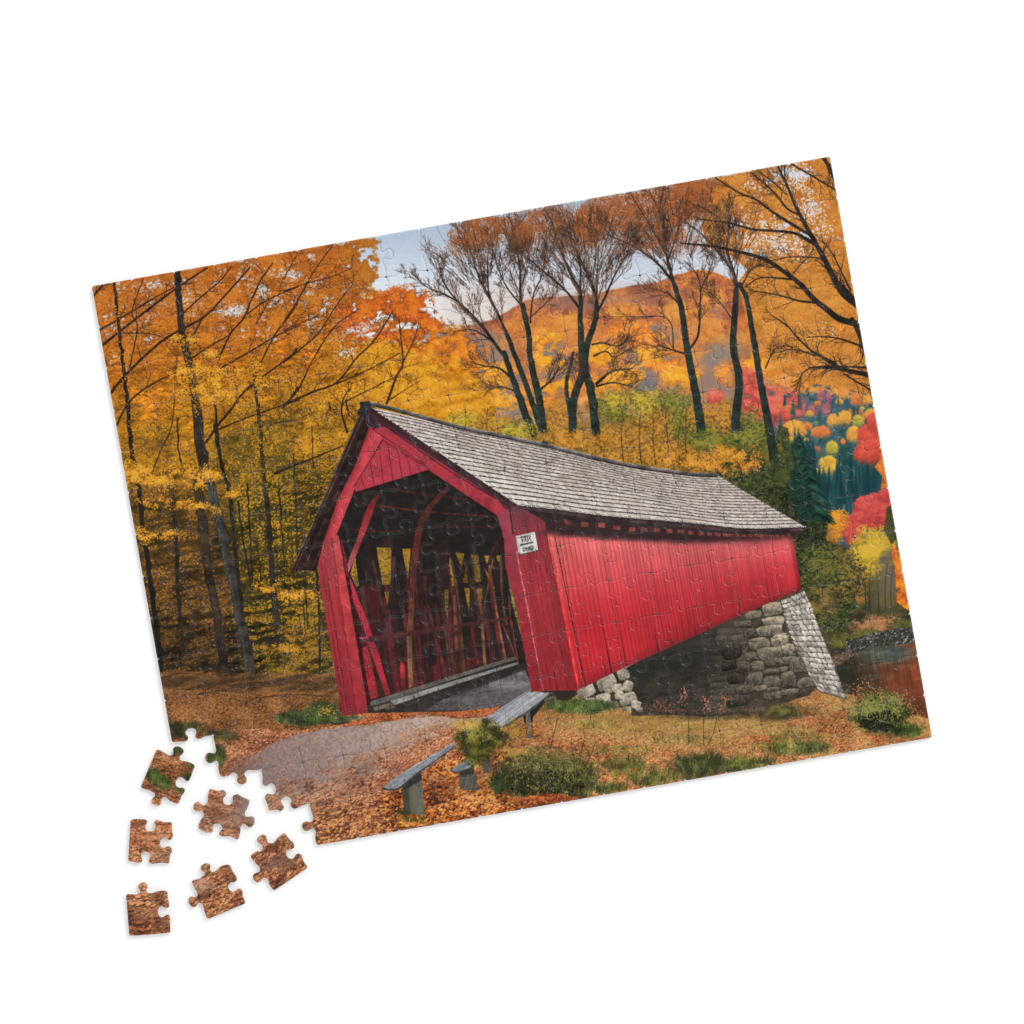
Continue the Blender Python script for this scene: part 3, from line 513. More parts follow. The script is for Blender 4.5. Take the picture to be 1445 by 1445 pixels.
    for q, w0, w1 in [(a((1170, 1030), (1070, 950), (1000, 830), (930, 690), (850, 550), (770, 400), (710, 260), (640, 110)), 10, 2.6), (a((860, 570), (740, 500), (600, 410), (490, 330), (390, 290), (230, 190)), 4.6, 1.6), (a((770, 430), (700, 390), (620, 290), (470, 160)), 3, 1.6), (a((900, 640), (790, 570), (690, 545), (480, 530), (330, 490), (110, 460)), 4.6, 1.4),
                      (a((1200, 1160), (1050, 1120), (970, 1060), (880, 990), (800, 900), (700, 820), (560, 730), (400, 680), (200, 640), (0, 620)), 9.5, 2), (a((890, 1010), (780, 1000), (640, 960), (450, 930)), 3.4, 1), (a((740, 860), (640, 850), (520, 850), (430, 905)), 3, 1.2), (a((1010, 1405), (880, 1340), (770, 1240), (700, 1160), (590, 1090)), 4, 1.2), (a((890, 1360), (750, 1320), (640, 1340)), 2.4, .9),
                      (a((935, 50), (980, 120), (1012, 200)), 6, 4), (a((730, 100), (870, 180), (1020, 270)), 2.4, 2.4), (a((1130, 1120), (1180, 1220), (1215, 1310)), 6, 8), (a((1200, 1300), (1050, 1250), (930, 1235), (830, 1240)), 3.4, 1), (a((1150, 1000), (1060, 900), (1000, 850)), 7, 5), (a((1120, 930), (1060, 810), (1000, 690), (930, 600)), 2.6, 1.4), (a((720, 290), (690, 200), (685, 100)), 2.6, 1.4), (a((930, 720), (800, 710), (690, 715), (590, 740)), 2, 1), (a((740, 820), (830, 720), (880, 660)), 1.4, .8), (a((700, 300), (600, 210), (500, 140)), 2.2, 1.2),
                      (a((560, 1440), (620, 1320), (700, 1290)), 2, 1), (a((860, 1440), (1000, 1430), (1240, 1440)), 3, 3)]: limbs(q, w0, w1, bk, **kr)
    a = Z(1020, 500)
    for q, w0, w1 in [(a((980, 140), (800, 100), (720, 60), (610, -10)), 7.5, 3.2), (a((810, 105), (700, 90), (570, 88)), 4.4, 2), (a((800, 130), (880, 180), (980, 240)), 1.8, 2.4), (a((570, 90), (520, 130), (500, 190)), 2, .8)]: limbs(q, w0, w1, bk, **kr)
    # green understory right of the roof
    grn = [(1010, 668), (1030, 648), (1062, 640), (1090, 655), (1120, 655), (1145, 690), (1170, 730), (1165, 760), (1185, 800), (1210, 850), (1190, 890), (1140, 895), (1128, 830), (1120, 760), (1138, 748), (1075, 705)]
    poly(grn, lambda s: ramp([(30, 36, 24), (50, 58, 34), (72, 74, 40)], N_SM[s]*.6+N_MID2[s]*.5-.05))
    foliage(grn, 13000, [(18, 26, 18), (38, 50, 28), (62, 74, 38), (104, 104, 54)], (.9, 2.0), .6, N_LEAF, .0, .3)
    IMG[:] = IMG*(1-.30*np.clip(blob(1120, 700, 40, 40, .8, .5, N_MID2)+blob(1150, 770, 30, 26, .8, .5, N_MID2), 0, 1))[..., None]
    foliage(ell(1185, 815, 32, 34), 4600, [(22, 26, 18), (50, 56, 28), (90, 84, 40), (150, 122, 58)], (.8, 1.8), .6, N_LEAF, .0, .32, top=.15)
    foliage(ell(1160, 800, 26, 30), 3600, [(24, 30, 18), (48, 60, 28), (80, 88, 40), (120, 112, 52)], (.8, 1.8), .6, N_LEAF, .0, .32, top=.15)
    foliage(ell(1160, 850, 30, 20), 2400, [(40, 38, 24), (84, 76, 38), (120, 100, 50), (150, 116, 60)], (.8, 1.7), .6, N_SM, .3, .2)
    # dark fir
    foliage([(1124, 618), (1133, 640), (1142, 675), (1156, 700), (1164, 735), (1130, 735), (1112, 690), (1110, 650)], 4200, [(8, 22, 18), (18, 42, 34), (34, 64, 48)], (1.4, 3.6), .25, N_SM, .05, .35, ang=.7)
    for i in range(520):
        u = R.random()**.7; sx_ = 1 if R.random() < .5 else -1; cx_, cy_ = 1127+26*u, 612+118*u; l = (4+26*u)*R.uniform(.4, 1)
        stroke([(cx_, cy_-2), (cx_+sx_*l*.5, cy_+l*.16), (cx_+sx_*l, cy_+l*.5)], 1.6, .6, ramp([(8, 22, 18), (16, 44, 36), (30, 66, 52), (48, 84, 62)], np.array([R.random()]))[0], n=2)
    foliage([(1100, 600), (1112, 605), (1120, 660), (1108, 690), (1085, 670)], 1600, [(30, 44, 30), (52, 64, 36), (84, 86, 44)], (.8, 1.8), .6, N_SM, .2)
    # golden bush over the ridge end
    ob = [(70, 50, 18), (150, 98, 30), (200, 134, 40), (222, 156, 60)]
    for x, y, rx, ry in [(1045, 648, 26, 20), (1020, 660, 26, 12), (1030, 636, 24, 10), (1060, 655, 14, 12), (985, 655, 40, 12), (960, 648, 40, 14)]:
        foliage(ell(x, y, rx, ry, wob=.25), int(rx*ry*1.9), ob, (.9, 1.9), .65, N_SM, .38, .34)
    limbs([(1048, 680), (1046, 665), (1040, 650)], 2.4, 1, C(46, 34, 20), kids=5, spread=.6, ln=(6, 16), lev=0)
# ---------------------------------------------------------------- ground
def leafbed(pts, n, cols, a=(1.6, 2.6), asp=.5, ang=-.12, field=None, cov=0, jit=.28, dk=.45):
    p = scatter(pts, n)
    f = at(N_SM if field is None else field, p)
    if cov:
        k = f+R.normal(0, .1, len(p)) > cov; p, f = p[k], f[k]
    p = p[np.argsort(p[:, 1]+R.normal(0, 3, len(p)))]
    t = at(N_MID2, p)*.7+.12+.12*at(N_MID, p)+R.normal(0, jit, len(p)); s = R.uniform(a[0], a[1], len(p)); s = s*(.55+.55*np.clip((p[:, 1]-950)/220, 0, 1))
    an = R.normal(ang, .35, len(p))
    dabs(p+np.c_[np.zeros(len(p)), s*asp*.8], ramp([cols[0], cols[0], cols[1]], t)*.72, s*1.05, s*asp*1.1, an)
    for i0 in range(0, len(p), 1500):       # near leaves lie over far ones, each with its dark side
        e = slice(i0, i0+1500); q = p[e]
        dabs(q+np.c_[s[e]*.2, s[e]*asp*.9], ramp(cols, t[e])*dk, s[e], s[e]*asp, an[e])
        dabs(q, ramp(cols, t[e]), s[e], s[e]*asp, an[e])

def grass(pts, n, cols, h=(5, 11), w=.55, lean=.35, fan=None):
    p = scatter(pts, n); p = p[np.argsort(p[:, 1])]
    for i, (x, y) in enumerate(p):
        l = R.uniform(*h); a = R.normal(0, lean)+(fan[1]*(x-fan[0]) if fan else 0)
        c = ramp(cols, np.array([R.random()*.8+.2*at(N_SM, [(x, y)])[0]]))[0]
        stroke([(x, y), (x+math.sin(a)*l*.5, y-l*.5), (x+math.sin(a)*l+R.normal(0, .5), y-math.cos(a)*l)], w*1.5, w*.7, c, n=3)

def paint_ground():
    gb = [(120, 955), (235, 950), (300, 952), (360, 962), (430, 952), (500, 960), (800, 960), (905, 1000), (1000, 1003), (1080, 990), (1150, 965), (1200, 980), (1260, 1000), (1330, 1020), (1340, 1260), (150, 1260)]
    def base(s):
        x, y = PX[s], PY[s]
        c = ramp([(112, 76, 46), (158, 104, 60), (170, 106, 68), (164, 98, 66)], (y-950)/150+.2*(N_STR[s]-.5))
        k = (sstep(760, 850, x)*(1-sstep(1030, 1090, y)))[..., None]; c = c*(1-k)+ramp([(150, 112, 60), (176, 134, 74), (186, 140, 84)], N_STR[s])*k
        return c*(.8+.4*N_FINE[s])[..., None]
    poly(gb, base)
    # brown leaf carpet under the woods
    W = [(84, 50, 28), (138, 88, 46), (172, 112, 62), (194, 136, 84)]
    leafbed([(225, 955), (330, 952), (480, 985), (500, 1010), (430, 1040), (310, 1065), (225, 1065)], 9000, W, (1.3, 2.3), .42)
    foliage([(225, 948), (480, 950), (480, 985), (300, 975), (226, 972)], 3500, [(50, 38, 24), (92, 64, 36), (128, 88, 48), (150, 106, 60)], (1.2, 2.2), .4, N_STR, .1, .2, ang=-.05)
    wash(C(52, 38, 26), .5*blob(300, 962, 110, 9, .7, .4, N_STR)+.3*blob(450, 965, 60, 10, .7, .4, N_STR))
    for x0, y0, x1 in [(232, 955, 290), (280, 980, 340), (320, 968, 400), (360, 985, 470), (300, 950, 360)]: stroke([(x0, y0), ((x0+x1)/2, y0-5), (x1, y0-2)], 1.6, .8, C(70, 48, 30))
    # orange carpet right to the front
    O = [(128, 76, 52), (178, 108, 72), (206, 134, 92), (224, 164, 122)]
    P2 = [(70, 34, 20), (150, 74, 34), (212, 120, 54), (240, 172, 98)]
    leafbed([(250, 1050), (330, 1030), (440, 1028), (640, 1000), (720, 1000), (700, 1060), (600, 1110), (590, 1200), (420, 1230), (250, 1250)], 17000, O, (1.7, 2.9), .46)
    leafbed([(560, 1200), (530, 1130), (600, 1090), (650, 1060), (720, 1060), (740, 1110), (840, 1125), (700, 1160)], 4200, P2, (1.7, 3.2), .55, dk=.26, jit=.34)
    wash(C(60, 30, 18), .42*blob(560, 1165, 36, 20, .8, .4, N_SM)+.35*blob(625, 1110, 34, 20, .8, .5, N_SM)+.3*blob(700, 1105, 30, 26, .8, .5, N_SM))
    leafbed([(250, 1150), (400, 1110), (520, 1100), (570, 1200), (430, 1235), (250, 1260)], 3600, [(92, 52, 36), (162, 96, 62), (212, 140, 90), (236, 176, 122)], (1.8, 3.2), .40, ang=-.06, field=N_STR, cov=.34, dk=.36)
    wash(C(84, 50, 38), .30*sstep(.56, .74, N_STR)*sstep(1120, 1180, PY)*(1-sstep(470, 600, PX))); wash(C(60, 34, 24), .30*sstep(.52, .70, N_STR)*sstep(1030, 1090, PY)*sstep(560, 480, PX))
    # grey road coming out of the bridge
    f = np.zeros((CH, CW), np.float32); xs = [360, 393, 436, 479, 526, 601, 655, 720]; up = [1066, 1043, 1033, 1025, 1021, 1009, 1014, 1000]
    lo_x = [330, 430, 484, 516, 537, 580, 645, 720]; lo = [1132, 1112, 1096, 1078, 1062, 1046, 1030, 1016]
    u = np.interp(PX, xs, up); l = np.interp(PX, lo_x, lo)
    n = (N_SM-.5)*14+(N_STR-.5)*8
    f = sstep(-2, 3, PY-u+n*.25)*sstep(14, -22, PY-l+n*2.0)*(.55+.45*sstep(.30, .52, N_LEAF+.9*(1-sstep(-40, 0, PY-l))))*sstep(340, 372, PX+n)*(1-sstep(700, 735, PX))
    f2 = sstep(0, 14, PY-u)*sstep(62, -8, PY-l+n*2.2)*sstep(345, 420, PX+n)*(N_FINE > .46)*.8*(1-sstep(560, 600, PX))
    g = ramp([(142, 120, 116), (162, 142, 136), (190, 168, 154)], (PX-380)/260+.2*(N_STR-.5))*(.90+.2*N_FINE)[..., None]
    wash(g, np.maximum(f*.97, f2*.75))
    p = scatter([(380, 1045), (640, 1010), (660, 1025), (520, 1075), (390, 1110)], 420); dabs(p, ramp([(140, 96, 72), (190, 130, 90), (214, 160, 110)], R.random(len(p))), R.uniform(.8, 1.6, len(p)), .6, R.normal(0, .3, len(p)))
    wash(C(160, 132, 120), .45*blob(352, 1126, 30, 14, .8, .5, N_STR)+.35*blob(318, 1150, 24, 12, .8, .5, N_STR)+.3*blob(420, 1170, 16, 10, .8, .5, N_SM)+.4*blob(345, 1170, 20, 6, .8, .5, N_SM)); wash(C(112, 88, 80), .45*blob(410, 1168, 22, 6, .8, .5, N_STR)+.3*blob(292, 1190, 24, 8, .8, .5, N_STR))
    wash(C(120, 108, 110), .35*blob(345, 1085, 26, 12, .8, .4, N_SM)+.4*blob(515, 1085, 20, 9, .8, .5, N_SM))
    leafbed([(479, 1016), (520, 1005), (600, 996), (640, 1000), (710, 996), (690, 1010), (655, 1013), (601, 1006), (540, 1018), (486, 1025)], 1500, [(110, 48, 28), (176, 84, 48), (206, 116, 66), (216, 140, 84)], (1.6, 2.4), .5)
    # green patches on the left
    Gc = [(32, 40, 22), (54, 68, 32), (80, 94, 46), (112, 122, 66)]; Gd = [(34, 36, 22), (60, 62, 32), (92, 84, 44)]
    wash(C(48, 44, 28), .75*blob(262, 1030, 34, 11, .6, .5, N_SM)+.5*blob(310, 1038, 30, 9, .7, .5, N_SM))
    grass(ell(258, 1030, 26, 10), 420, Gd, (3, 7)); grass(ell(310, 1040, 26, 8), 260, [(50, 54, 28), (86, 82, 42), (130, 104, 60)], (3, 6))
    wash(C(66, 76, 42), .8*blob(266, 1082, 24, 10, .5, .5, N_SM)); grass(ell(266, 1084, 23, 9), 420, Gc, (3, 6)); leafbed(ell(276, 1062, 26, 12), 160, W, (1.6, 2.6), .5)
    wash(C(52, 66, 30), .8*blob(306, 1064, 12, 14, .5, .5, N_SM)); grass(ell(306, 1070, 12, 14), 260, Gc, (4, 8))
    wash(C(60, 72, 36), .8*blob(425, 1014, 34, 9, .5, .5, N_SM)+.8*blob(455, 1004, 26, 14, .5, .5, N_SM))
    grass(ell(422, 1016, 32, 9), 620, Gc, (4, 8)); grass(ell(455, 1008, 25, 13), 700, [(30, 42, 22), (60, 80, 34), (96, 108, 44), (130, 120, 54)], (3, 7))
    p = np.c_[R.normal(462, 8, 60), R.normal(1003, 4, 60)]; dabs(p, ramp([(170, 130, 50), (206, 160, 70)], R.random(60)), 1.1, .8, 0)
    # grassy bank on the right
    D = [(150, 102, 56), (186, 136, 76), (206, 156, 94), (220, 176, 118)]
    bank = [(735, 1012), (800, 998), (910, 1004), (1010, 1006), (1080, 994), (1150, 972), (1200, 986), (1320, 1040), (1330, 1060), (850, 1130), (745, 1090)]
    leafbed(bank, 11000, D, (1.2, 2.0), .45, dk=.72)
    wash(ramp([(140, 116, 54), (178, 146, 76)], N_STR), .55*blob(980, 1020, 150, 14, .8, .3, N_STR)*(N_FINE*.8+.3).clip(0, 1))
    OR = [(120, 62, 34), (190, 108, 58), (222, 144, 86), (232, 168, 112)]
    leafbed([(740, 1020), (860, 1040), (960, 1060), (1010, 1060), (900, 1120), (760, 1150), (720, 1100)], 5200, OR, (1.3, 2.3), .5, cov=.5, dk=.6)
    leafbed([(1020, 1040), (1200, 1030), (1320, 1035), (1300, 1060), (1030, 1100), (930, 1110)], 4600, OR, (1.2, 2.1), .5, cov=.48, dk=.6)
    leafbed([(1105, 980), (1160, 975), (1220, 1020), (1200, 1040), (1080, 1015)], 2600, [(120, 66, 36), (186, 110, 60), (206, 134, 80), (216, 156, 104)], (1.2, 2.0), .5, cov=.3)
    for x, y, rx, ry in [(880, 1060, 50, 7), (900, 1090, 50, 12), (1090, 1056, 40, 8), (1120, 1040, 40, 7), (960, 1045, 40, 6), (840, 1022, 34, 5), (1065, 1085, 40, 7), (1180, 975, 20, 7), (1150, 1060, 30, 6)]:
        grass(ell(x, y, rx, ry), int(rx*ry*.7), [(58, 70, 28), (104, 108, 44), (150, 138, 66), (176, 150, 84)], (3, 6), .5)

# ---------------------------------------------------------------- the bridge
def lerp(a, b, t): return (a[0]+(b[0]-a[0])*t, a[1]+(b[1]-a[1])*t)

def sq(x, y, rx, ry, rot, n=28):
    t = np.linspace(0, 2*math.pi, n, endpoint=False); e = .55; ph = R.random(3)*6.28
    k = 1+.05*np.sin(2*t+ph[0])+.05*np.sin(3*t+ph[1])+.03*np.sin(5*t+ph[2])
    u = rx*k*np.sign(np.cos(t))*np.abs(np.cos(t))**e; v = ry*k*np.sign(np.sin(t))*np.abs(np.sin(t))**e; c, s = math.cos(rot), math.sin(rot)
    return np.stack([x+u*c-v*s, y+u*s+v*c], 1)

def paint_bridge():
    red = [(118, 28, 36), (176, 44, 54), (200, 58, 66)]
    # ---- stone underneath: dark recess
    poly([(884, 942), (930, 918), (990, 892), (1060, 860), (1110, 840), (1130, 900), (1150, 975), (1080, 1004), (1000, 1012), (905, 1006)],
         lambda s: ramp([(46, 44, 40), (62, 57, 50), (78, 70, 57)], .5*N_STR[s]+.3*N_SM[s]+.45*sstep(960, 1090, PX[s])-.1))
    for i in range(11):      # faint courses
        y0 = 935+i*8; stroke([(905+i*1.5, y0+2), (960, y0-8), (1045, y0-30)], 1.0, .8, C(34, 33, 31), wob=.3) if i < 8 else None
    for row in range(16):
        x = 880+R.uniform(0, 12)
        while x < 1085:
            w = R.uniform(14, 30); y = 1006-row*9.2-(x-900)*.02*(1+row*.10); xm = x+w/2; x += w
            if y < 948-(xm-885)*.46 or y > 1010: continue
            k = (.5+.6*sstep(930, 1080, np.array(xm)))*R.uniform(.8, 1.15); cc = C(70, 64, 54)*float(k)+C(12, 12, 11)
            poly(sq(xm, y, w*.48, 4.0, -.05), lambda s: np.clip(cc*(.74+.4*N_SM[s]+.22*N_FINE[s]-.08*(PY[s]-y)/4)[..., None], 0, 1), .8)
    wash(C(32, 31, 30), .4*blob(950, 930, 80, 24, .8, .2))
    # rounded stones of the near pier
    z = Z(1020, 780)
    big = [(330, 370, 66, 40), (335, 450, 72, 26), (310, 512, 88, 30), (240, 600, 66, 38), (380, 578, 58, 40), (310, 662, 78, 40), (440, 640, 48, 36), (380, 715, 100, 22), (350, 775, 80, 16), (230, 745, 44, 30), (500, 740, 58, 50), (435, 838, 50, 50), (550, 855, 58, 30), (320, 850, 60, 34), (215, 830, 48, 40), (150, 900, 60, 26), (330, 940, 62, 24), (180, 530, 40, 26), (130, 750, 50, 34), (200, 410, 50, 26), (90, 830, 50, 30), (60, 660, 55, 36), (110, 600, 40, 30), (90, 980, 60, 30), (250, 890, 40, 18), (440, 915, 60, 16), (190, 680, 34, 24), (330, 900, 40, 14), (40, 740, 44, 30), (150, 470, 40, 20)]
    rect = []
    poly(z((180, 360), (390, 310), (410, 400), (480, 640), (620, 880), (560, 940), (300, 1010), (150, 1010), (160, 600)), lambda s: C(62, 54, 44)*(.8+.5*N_SM[s])[..., None])
    for a, b, rx, ry in big:
        (x, y), = z((a, b)); f = sstep(1020, 1075, np.array(x+ry*0.)); d = float(f)
        c = np.array([.37, .34, .29])*(.42+.62*d)*R.uniform(.88, 1.1)
        if b < 680 and a > 280: c = c*1.28
        e = sq(x, y, rx/4.661*1.12, ry/4.661*1.16, -.14)
        poly(e, np.clip(c*.42, 0, 1)); e2 = (e-[x, y])*.93+[x-.2, y-.4]
        poly(e2, lambda s: np.clip(c*(.95+.5*N_FINE[s]+.4*N_SM[s]-.36-.30*(PY[s]-y)/(ry/4.661))[..., None], 0, 1))
        dabs(scatter(e2, int(rx*ry/60)), np.clip(c*1.5, 0, 1), .5, .4, 0, .6)
    # light sloping buttress of small stones
    but = z((375, 315), (530, 243), (548, 280), (640, 500), (822, 968), (770, 945), (620, 905), (565, 790), (480, 640), (420, 520), (402, 400))
    poly(but, lambda s: np.clip(ramp([(120, 112, 102), (160, 152, 142), (190, 183, 173)], .5*N_SM[s]+.5*N_FINE[s])*(.86+.18*sstep(0, 26, PX[s]-np.interp(PY[s], [848, 880, 915, 950, 975], [1102, 1108, 1122, 1140, 1155])))[..., None], 0, 1))
    ledge = lambda v: (np.interp(v, [0, .3, .55, .8, 1], [1102, 1108, 1122, 1140, 1155]), np.interp(v, [0, .3, .55, .8, 1], [848, 880, 915, 950, 975]))
    nr = 19; courses = []
    for i in range(nr+1):
        a, b = ledge(i/nr), lerp((1136, 833), (1195, 986), i/nr); u = np.linspace(0, 1, 9)
        courses.append(np.array([lerp(a, b, k) for k in u])+R.normal(0, .45, (9, 2))); stroke(courses[-1], 1.5, 1.1, C(62, 56, 50), n=3, wob=.2)
    poly(but, C(74, 68, 61), .80)
    for i in range(nr):
        u = R.uniform(-.08, .04)
        while u < 1:
            w = R.uniform(.11, .22); a0, a1 = max(u, 0), min(u+w, 1); u += w
            if a1-a0 < .04: continue
            g = lambda k, uu: np.array([np.interp(uu, np.linspace(0, 1, 9), courses[k][:, d]) for d in (0, 1)])
            q = np.array([g(i, a0), g(i, a1), g(i+1, min(1, a1+.05)), g(i+1, min(1, a0+.05))]); m = q.mean(0)
            q = m+(q-m)*[.90, .90]+R.normal(0, .28, (4, 2)); o = []
            for k in range(4): o += [tuple(q[k]*.78+q[k-1]*.22), tuple(q[k]*.9+m*.1), tuple(q[k]*.78+q[(k+1) % 4]*.22)]
            cc = ramp([(126, 118, 108), (166, 159, 149), (196, 190, 181)], np.array([R.random()*.7+.3*a0]))[0]
            poly(o, lambda s: np.clip(cc*(.74+.42*N_FINE[s]+.30*N_SM[s]-.09*(PY[s]-m[1])/2.5)[..., None], 0, 1))
    wash(C(60, 56, 52), .25*blob(1190, 970, 10, 20, .6))
    # left light pier
    z = Z(720, 860, 4.25)
    pier = z((385, 495), (520, 420), (640, 372), (690, 350), (712, 360), (760, 500), (805, 612), (740, 612), (560, 560), (440, 545))
    poly(pier, lambda s: C(58, 50, 42)*(.7+.6*N_SM[s])[..., None])
    for a, b, rx, ry, ro in [(455, 490, 62, 40, -.4), (580, 440, 66, 46, -.4), (678, 390, 38, 36, -.3), (640, 470, 36, 28, -.3), (705, 460, 34, 36, .3), (560, 535, 50, 34, -.2), (655, 515, 30, 26, -.4), (705, 535, 56, 40, -.3), (620, 570, 34, 26, 0), (755, 570, 34, 26, .2), (775, 600, 22, 16, 0), (700, 595, 34, 16, 0), (480, 550, 40, 24, 0), (590, 490, 26, 14, 0), (540, 590, 40, 14, 0)]:
        (x, y), = z((a, b)); c = C(160, 150, 132)*R.uniform(.82, 1.1); e = sq(x, y, rx/4.7, ry/4.7, ro)
        poly(e, lambda s: np.clip(c*(.78+.42*N_FINE[s]+.3*N_SM[s]-.14-.16*(PY[s]-y)/(ry/4.25))[..., None], 0, 1))
    # ---- interior
    poly([(500, 640), (540, 615), (620, 660), (610, 700), (500, 705), (474, 756), (476, 720)], C(40, 24, 26)); poly([(470, 800), (500, 800), (525, 1000), (480, 1005)], C(60, 24, 28))
    opening = [(474, 752), (499, 697), (606, 662), (706, 728), (713, 760), (742, 924), (752, 975), (640, 1002), (518, 1004), (492, 870)]
    poly(opening, lambda s: C(33, 29, 28)*(.8+.4*N_SM[s])[..., None])
    def pl(pts, c, a=None, st=.25): poly(pts, lambda s: np.clip(np.asarray(c, np.float32)*(1-st+2*st*(.6*N_SM[s]+.4*N_FINE[s]))[..., None], 0, 1), a)
    # lower wall boards
    pl([(505, 868), (560, 862), (640, 880), (716, 872), (724, 926), (640, 950), (560, 980), (520, 988)], C(74, 28, 30))
    for i in range(46):
        x = R.uniform(505, 715); w = R.uniform(2, 6); t = (x-500)/220; top = 790+R.uniform(0, 70); c = ramp([(34, 28, 26), (58, 36, 32), (88, 40, 38), (114, 42, 44), (70, 52, 42)], np.array([R.random()]))[0]
        pl([(x, top), (x+w, top), (x+w+22, 985-58*t), (x+20, 988-58*t)], c, .75)
    p = Z(400, 550)
    win = [((610, 1035), (710, 1040), (705, 1280), (652, 1282)), ((665, 1328), (702, 1325), (690, 1445)), ((780, 1045), (837, 1045), (820, 1255)), ((440, 1210), (470, 1090), (496, 1290), (478, 1295)), ((1130, 1070), (1190, 1075), (1170, 1165)), ((1230, 1085), (1282, 1088), (1300, 1262), (1258, 1272)), ((1320, 1090), (1356, 1090), (1340, 1145)), ((1095, 1085), (1125, 1290), (1110, 1290), (1090, 1150)), ((1400, 1090), (1432, 1090), (1422, 1160))]
    q = Z(430, 760)
    wins = [p(*w) for w in win]+[q(*w) for w in [((1050, 325), (1086, 325), (1080, 495)), ((1135, 325), (1168, 325), (1165, 445)), ((915, 340), (947, 330), (940, 530), (925, 480)), ((960, 150), (985, 260), (970, 285), (955, 230)), ((1230, 320), (1250, 315), (1245, 440)), ((1040, 290), (1060, 180), (1075, 290)), ((1180, 190), (1240, 280), (1215, 290))]]
    def planks(x0, x1, d):   # dark lattice uprights between
        pass
    for i, (x, w, l, c) in enumerate([(515, 9, 12, (44, 30, 30)), (556, 9, 6, (40, 30, 30)), (600, 10, 6, (38, 31, 31)), (618, 8, 4, (40, 30, 30)), (640, 8, 16, (36, 30, 30)), (660, 8, 14, (38, 32, 32)), (676, 7, 18, (36, 31, 31)), (695, 7, 12, (40, 32, 32)), (586, 8, 8, (50, 32, 32)), (540, 9, 20, (52, 34, 34)), (628, 5, -8, (48, 32, 30)), (668, 5, -10, (50, 34, 32)), (700, 5, -8, (46, 32, 30))]):
        pl([(x, 760), (x+w, 760), (x+w+l, 960-.25*(x-510)), (x+l, 962-.25*(x-510))], C(*c), .9)
    for k, w in enumerate(wins):
        poly(w, lambda s: ramp([(92, 70, 26), (160, 118, 34), (190, 142, 44), (124, 108, 46)], N_LEAF[s]*.7+N_SM[s]*.4-.1)*(1.0 if k < 4 else .82))
        foliage(w, 60, [(50, 42, 22), (120, 90, 30), (196, 146, 42)], (.8, 1.5), .5, None, 0, .4)
    # roof framing
    rb = C(82, 40, 36)
    for qd, w, c in [(p((560, 755), (800, 785), (1100, 815), (1400, 835)), 3.2, rb), (p((700, 645), (900, 685), (1210, 718)), 3, rb*.8), (p((480, 725), (560, 760), (640, 770)), 3, rb*.7), (p((420, 915), (640, 935), (800, 925)), 3, C(64, 30, 30)), (p((980, 900), (1200, 905), (1400, 900)), 2.4, C(58, 30, 28)), (p((1000, 990), (1200, 1000)), 2, C(50, 30, 28)), (p((900, 560), (1010, 650), (1080, 640)), 2, C(48, 30, 28)), (p((860, 760), (900, 660)), 2, C(50, 28, 28)), (p((1250, 740), (1300, 900)), 2, C(54, 34, 30)), (p((1440, 960), (1380, 1040), (1360, 1160)), 3, C(64, 38, 34))]:
        stroke(qd, w, w, c)
    for i in range(14): stroke(p((620+R.uniform(0, 700), 600+R.uniform(60, 300)), (700+R.uniform(0, 700), 700+R.uniform(60, 300))), 1.2, 1.2, C(44, 34, 32))
    # arches and posts
    poly(p((1075, 630), (1040, 665), (950, 760), (900, 830), (870, 920), (845, 1060), (830, 1250), (815, 1445), (852, 1445), (872, 1250), (893, 1050), (925, 880), (985, 770), (1065, 680), (1090, 645)), lambda s: C(96, 44, 38)*(.8+.4*N_SM[s])[..., None])
    pl(q((690, 390), (722, 390), (712, 620), (700, 640), (708, 970), (690, 980), (668, 650)), C(112, 64, 46)); pl(q((668, 645), (704, 640), (712, 968), (684, 985)), C(140, 96, 66))
    for a, w, c in [(q((850, 620), (890, 760), (930, 905)), 5, (104, 40, 42)), (q((985, 380), (990, 560), (1000, 720)), 4.2, (120, 70, 50)), (q((1140, 340), (1165, 560), (1185, 830)), 4, (140, 92, 62)), (q((1215, 180), (1260, 480), (1320, 800)), 3.2, (140, 68, 52)), (q((1240, 320), (1280, 560), (1320, 780)), 1.8, (150, 110, 84)), (q((1340, 380), (1360, 560), (1410, 850)), 3.2, (110, 50, 46)), (q((1300, 560), (1350, 680), (1395, 800)), 1.8, (134, 70, 56)), (q((900, 100), (960, 120), (1000, 330)), 2.2, (74, 44, 38)), (q((800, 400), (840, 560), (860, 640)), 3.4, (86, 40, 38)), (q((740, 560), (760, 760), (770, 960)), 3.2, (112, 34, 40)), (q((1090, 560), (1130, 760), (1140, 820)), 2.6, (112, 44, 42)), (q((960, 120), (1010, 400), (1050, 880)), 3, (92, 62, 46)), (q((1100, 130), (1140, 500), (1180, 560)), 3, (84, 58, 46)), (q((860, 200), (900, 420), (960, 900)), 3, (78, 52, 42)), (q((1290, 120), (1300, 400), (1330, 560)), 3, (96, 66, 50)), (q((450, 150), (520, 500), (560, 640)), 4, (70, 44, 40)), (q((590, 120), (560, 400), (520, 640)), 4, (66, 44, 40)), (q((1240, 130), (1190, 400), (1160, 540)), 2.4, (100, 66, 48)), (q((1050, 160), (1110, 320), (1170, 560)), 2, (90, 56, 44)), (q((560, 660), (600, 830), (640, 1000)), 4, (84, 30, 32)), (q((640, 820), (650, 990)), 6.5, (158, 44, 52))]:
        stroke(a, w, w, C(*c), wob=.1)
    pl(q((380, 720), (410, 700), (490, 1040), (410, 1060), (400, 900)), C(168, 38, 48)); pl(q((290, 400), (400, 560), (470, 560), (480, 680), (350, 640)), C(70, 26, 30)); pl(q((400, 320), (480, 300), (500, 540), (440, 560)), C(92, 30, 36), .7)
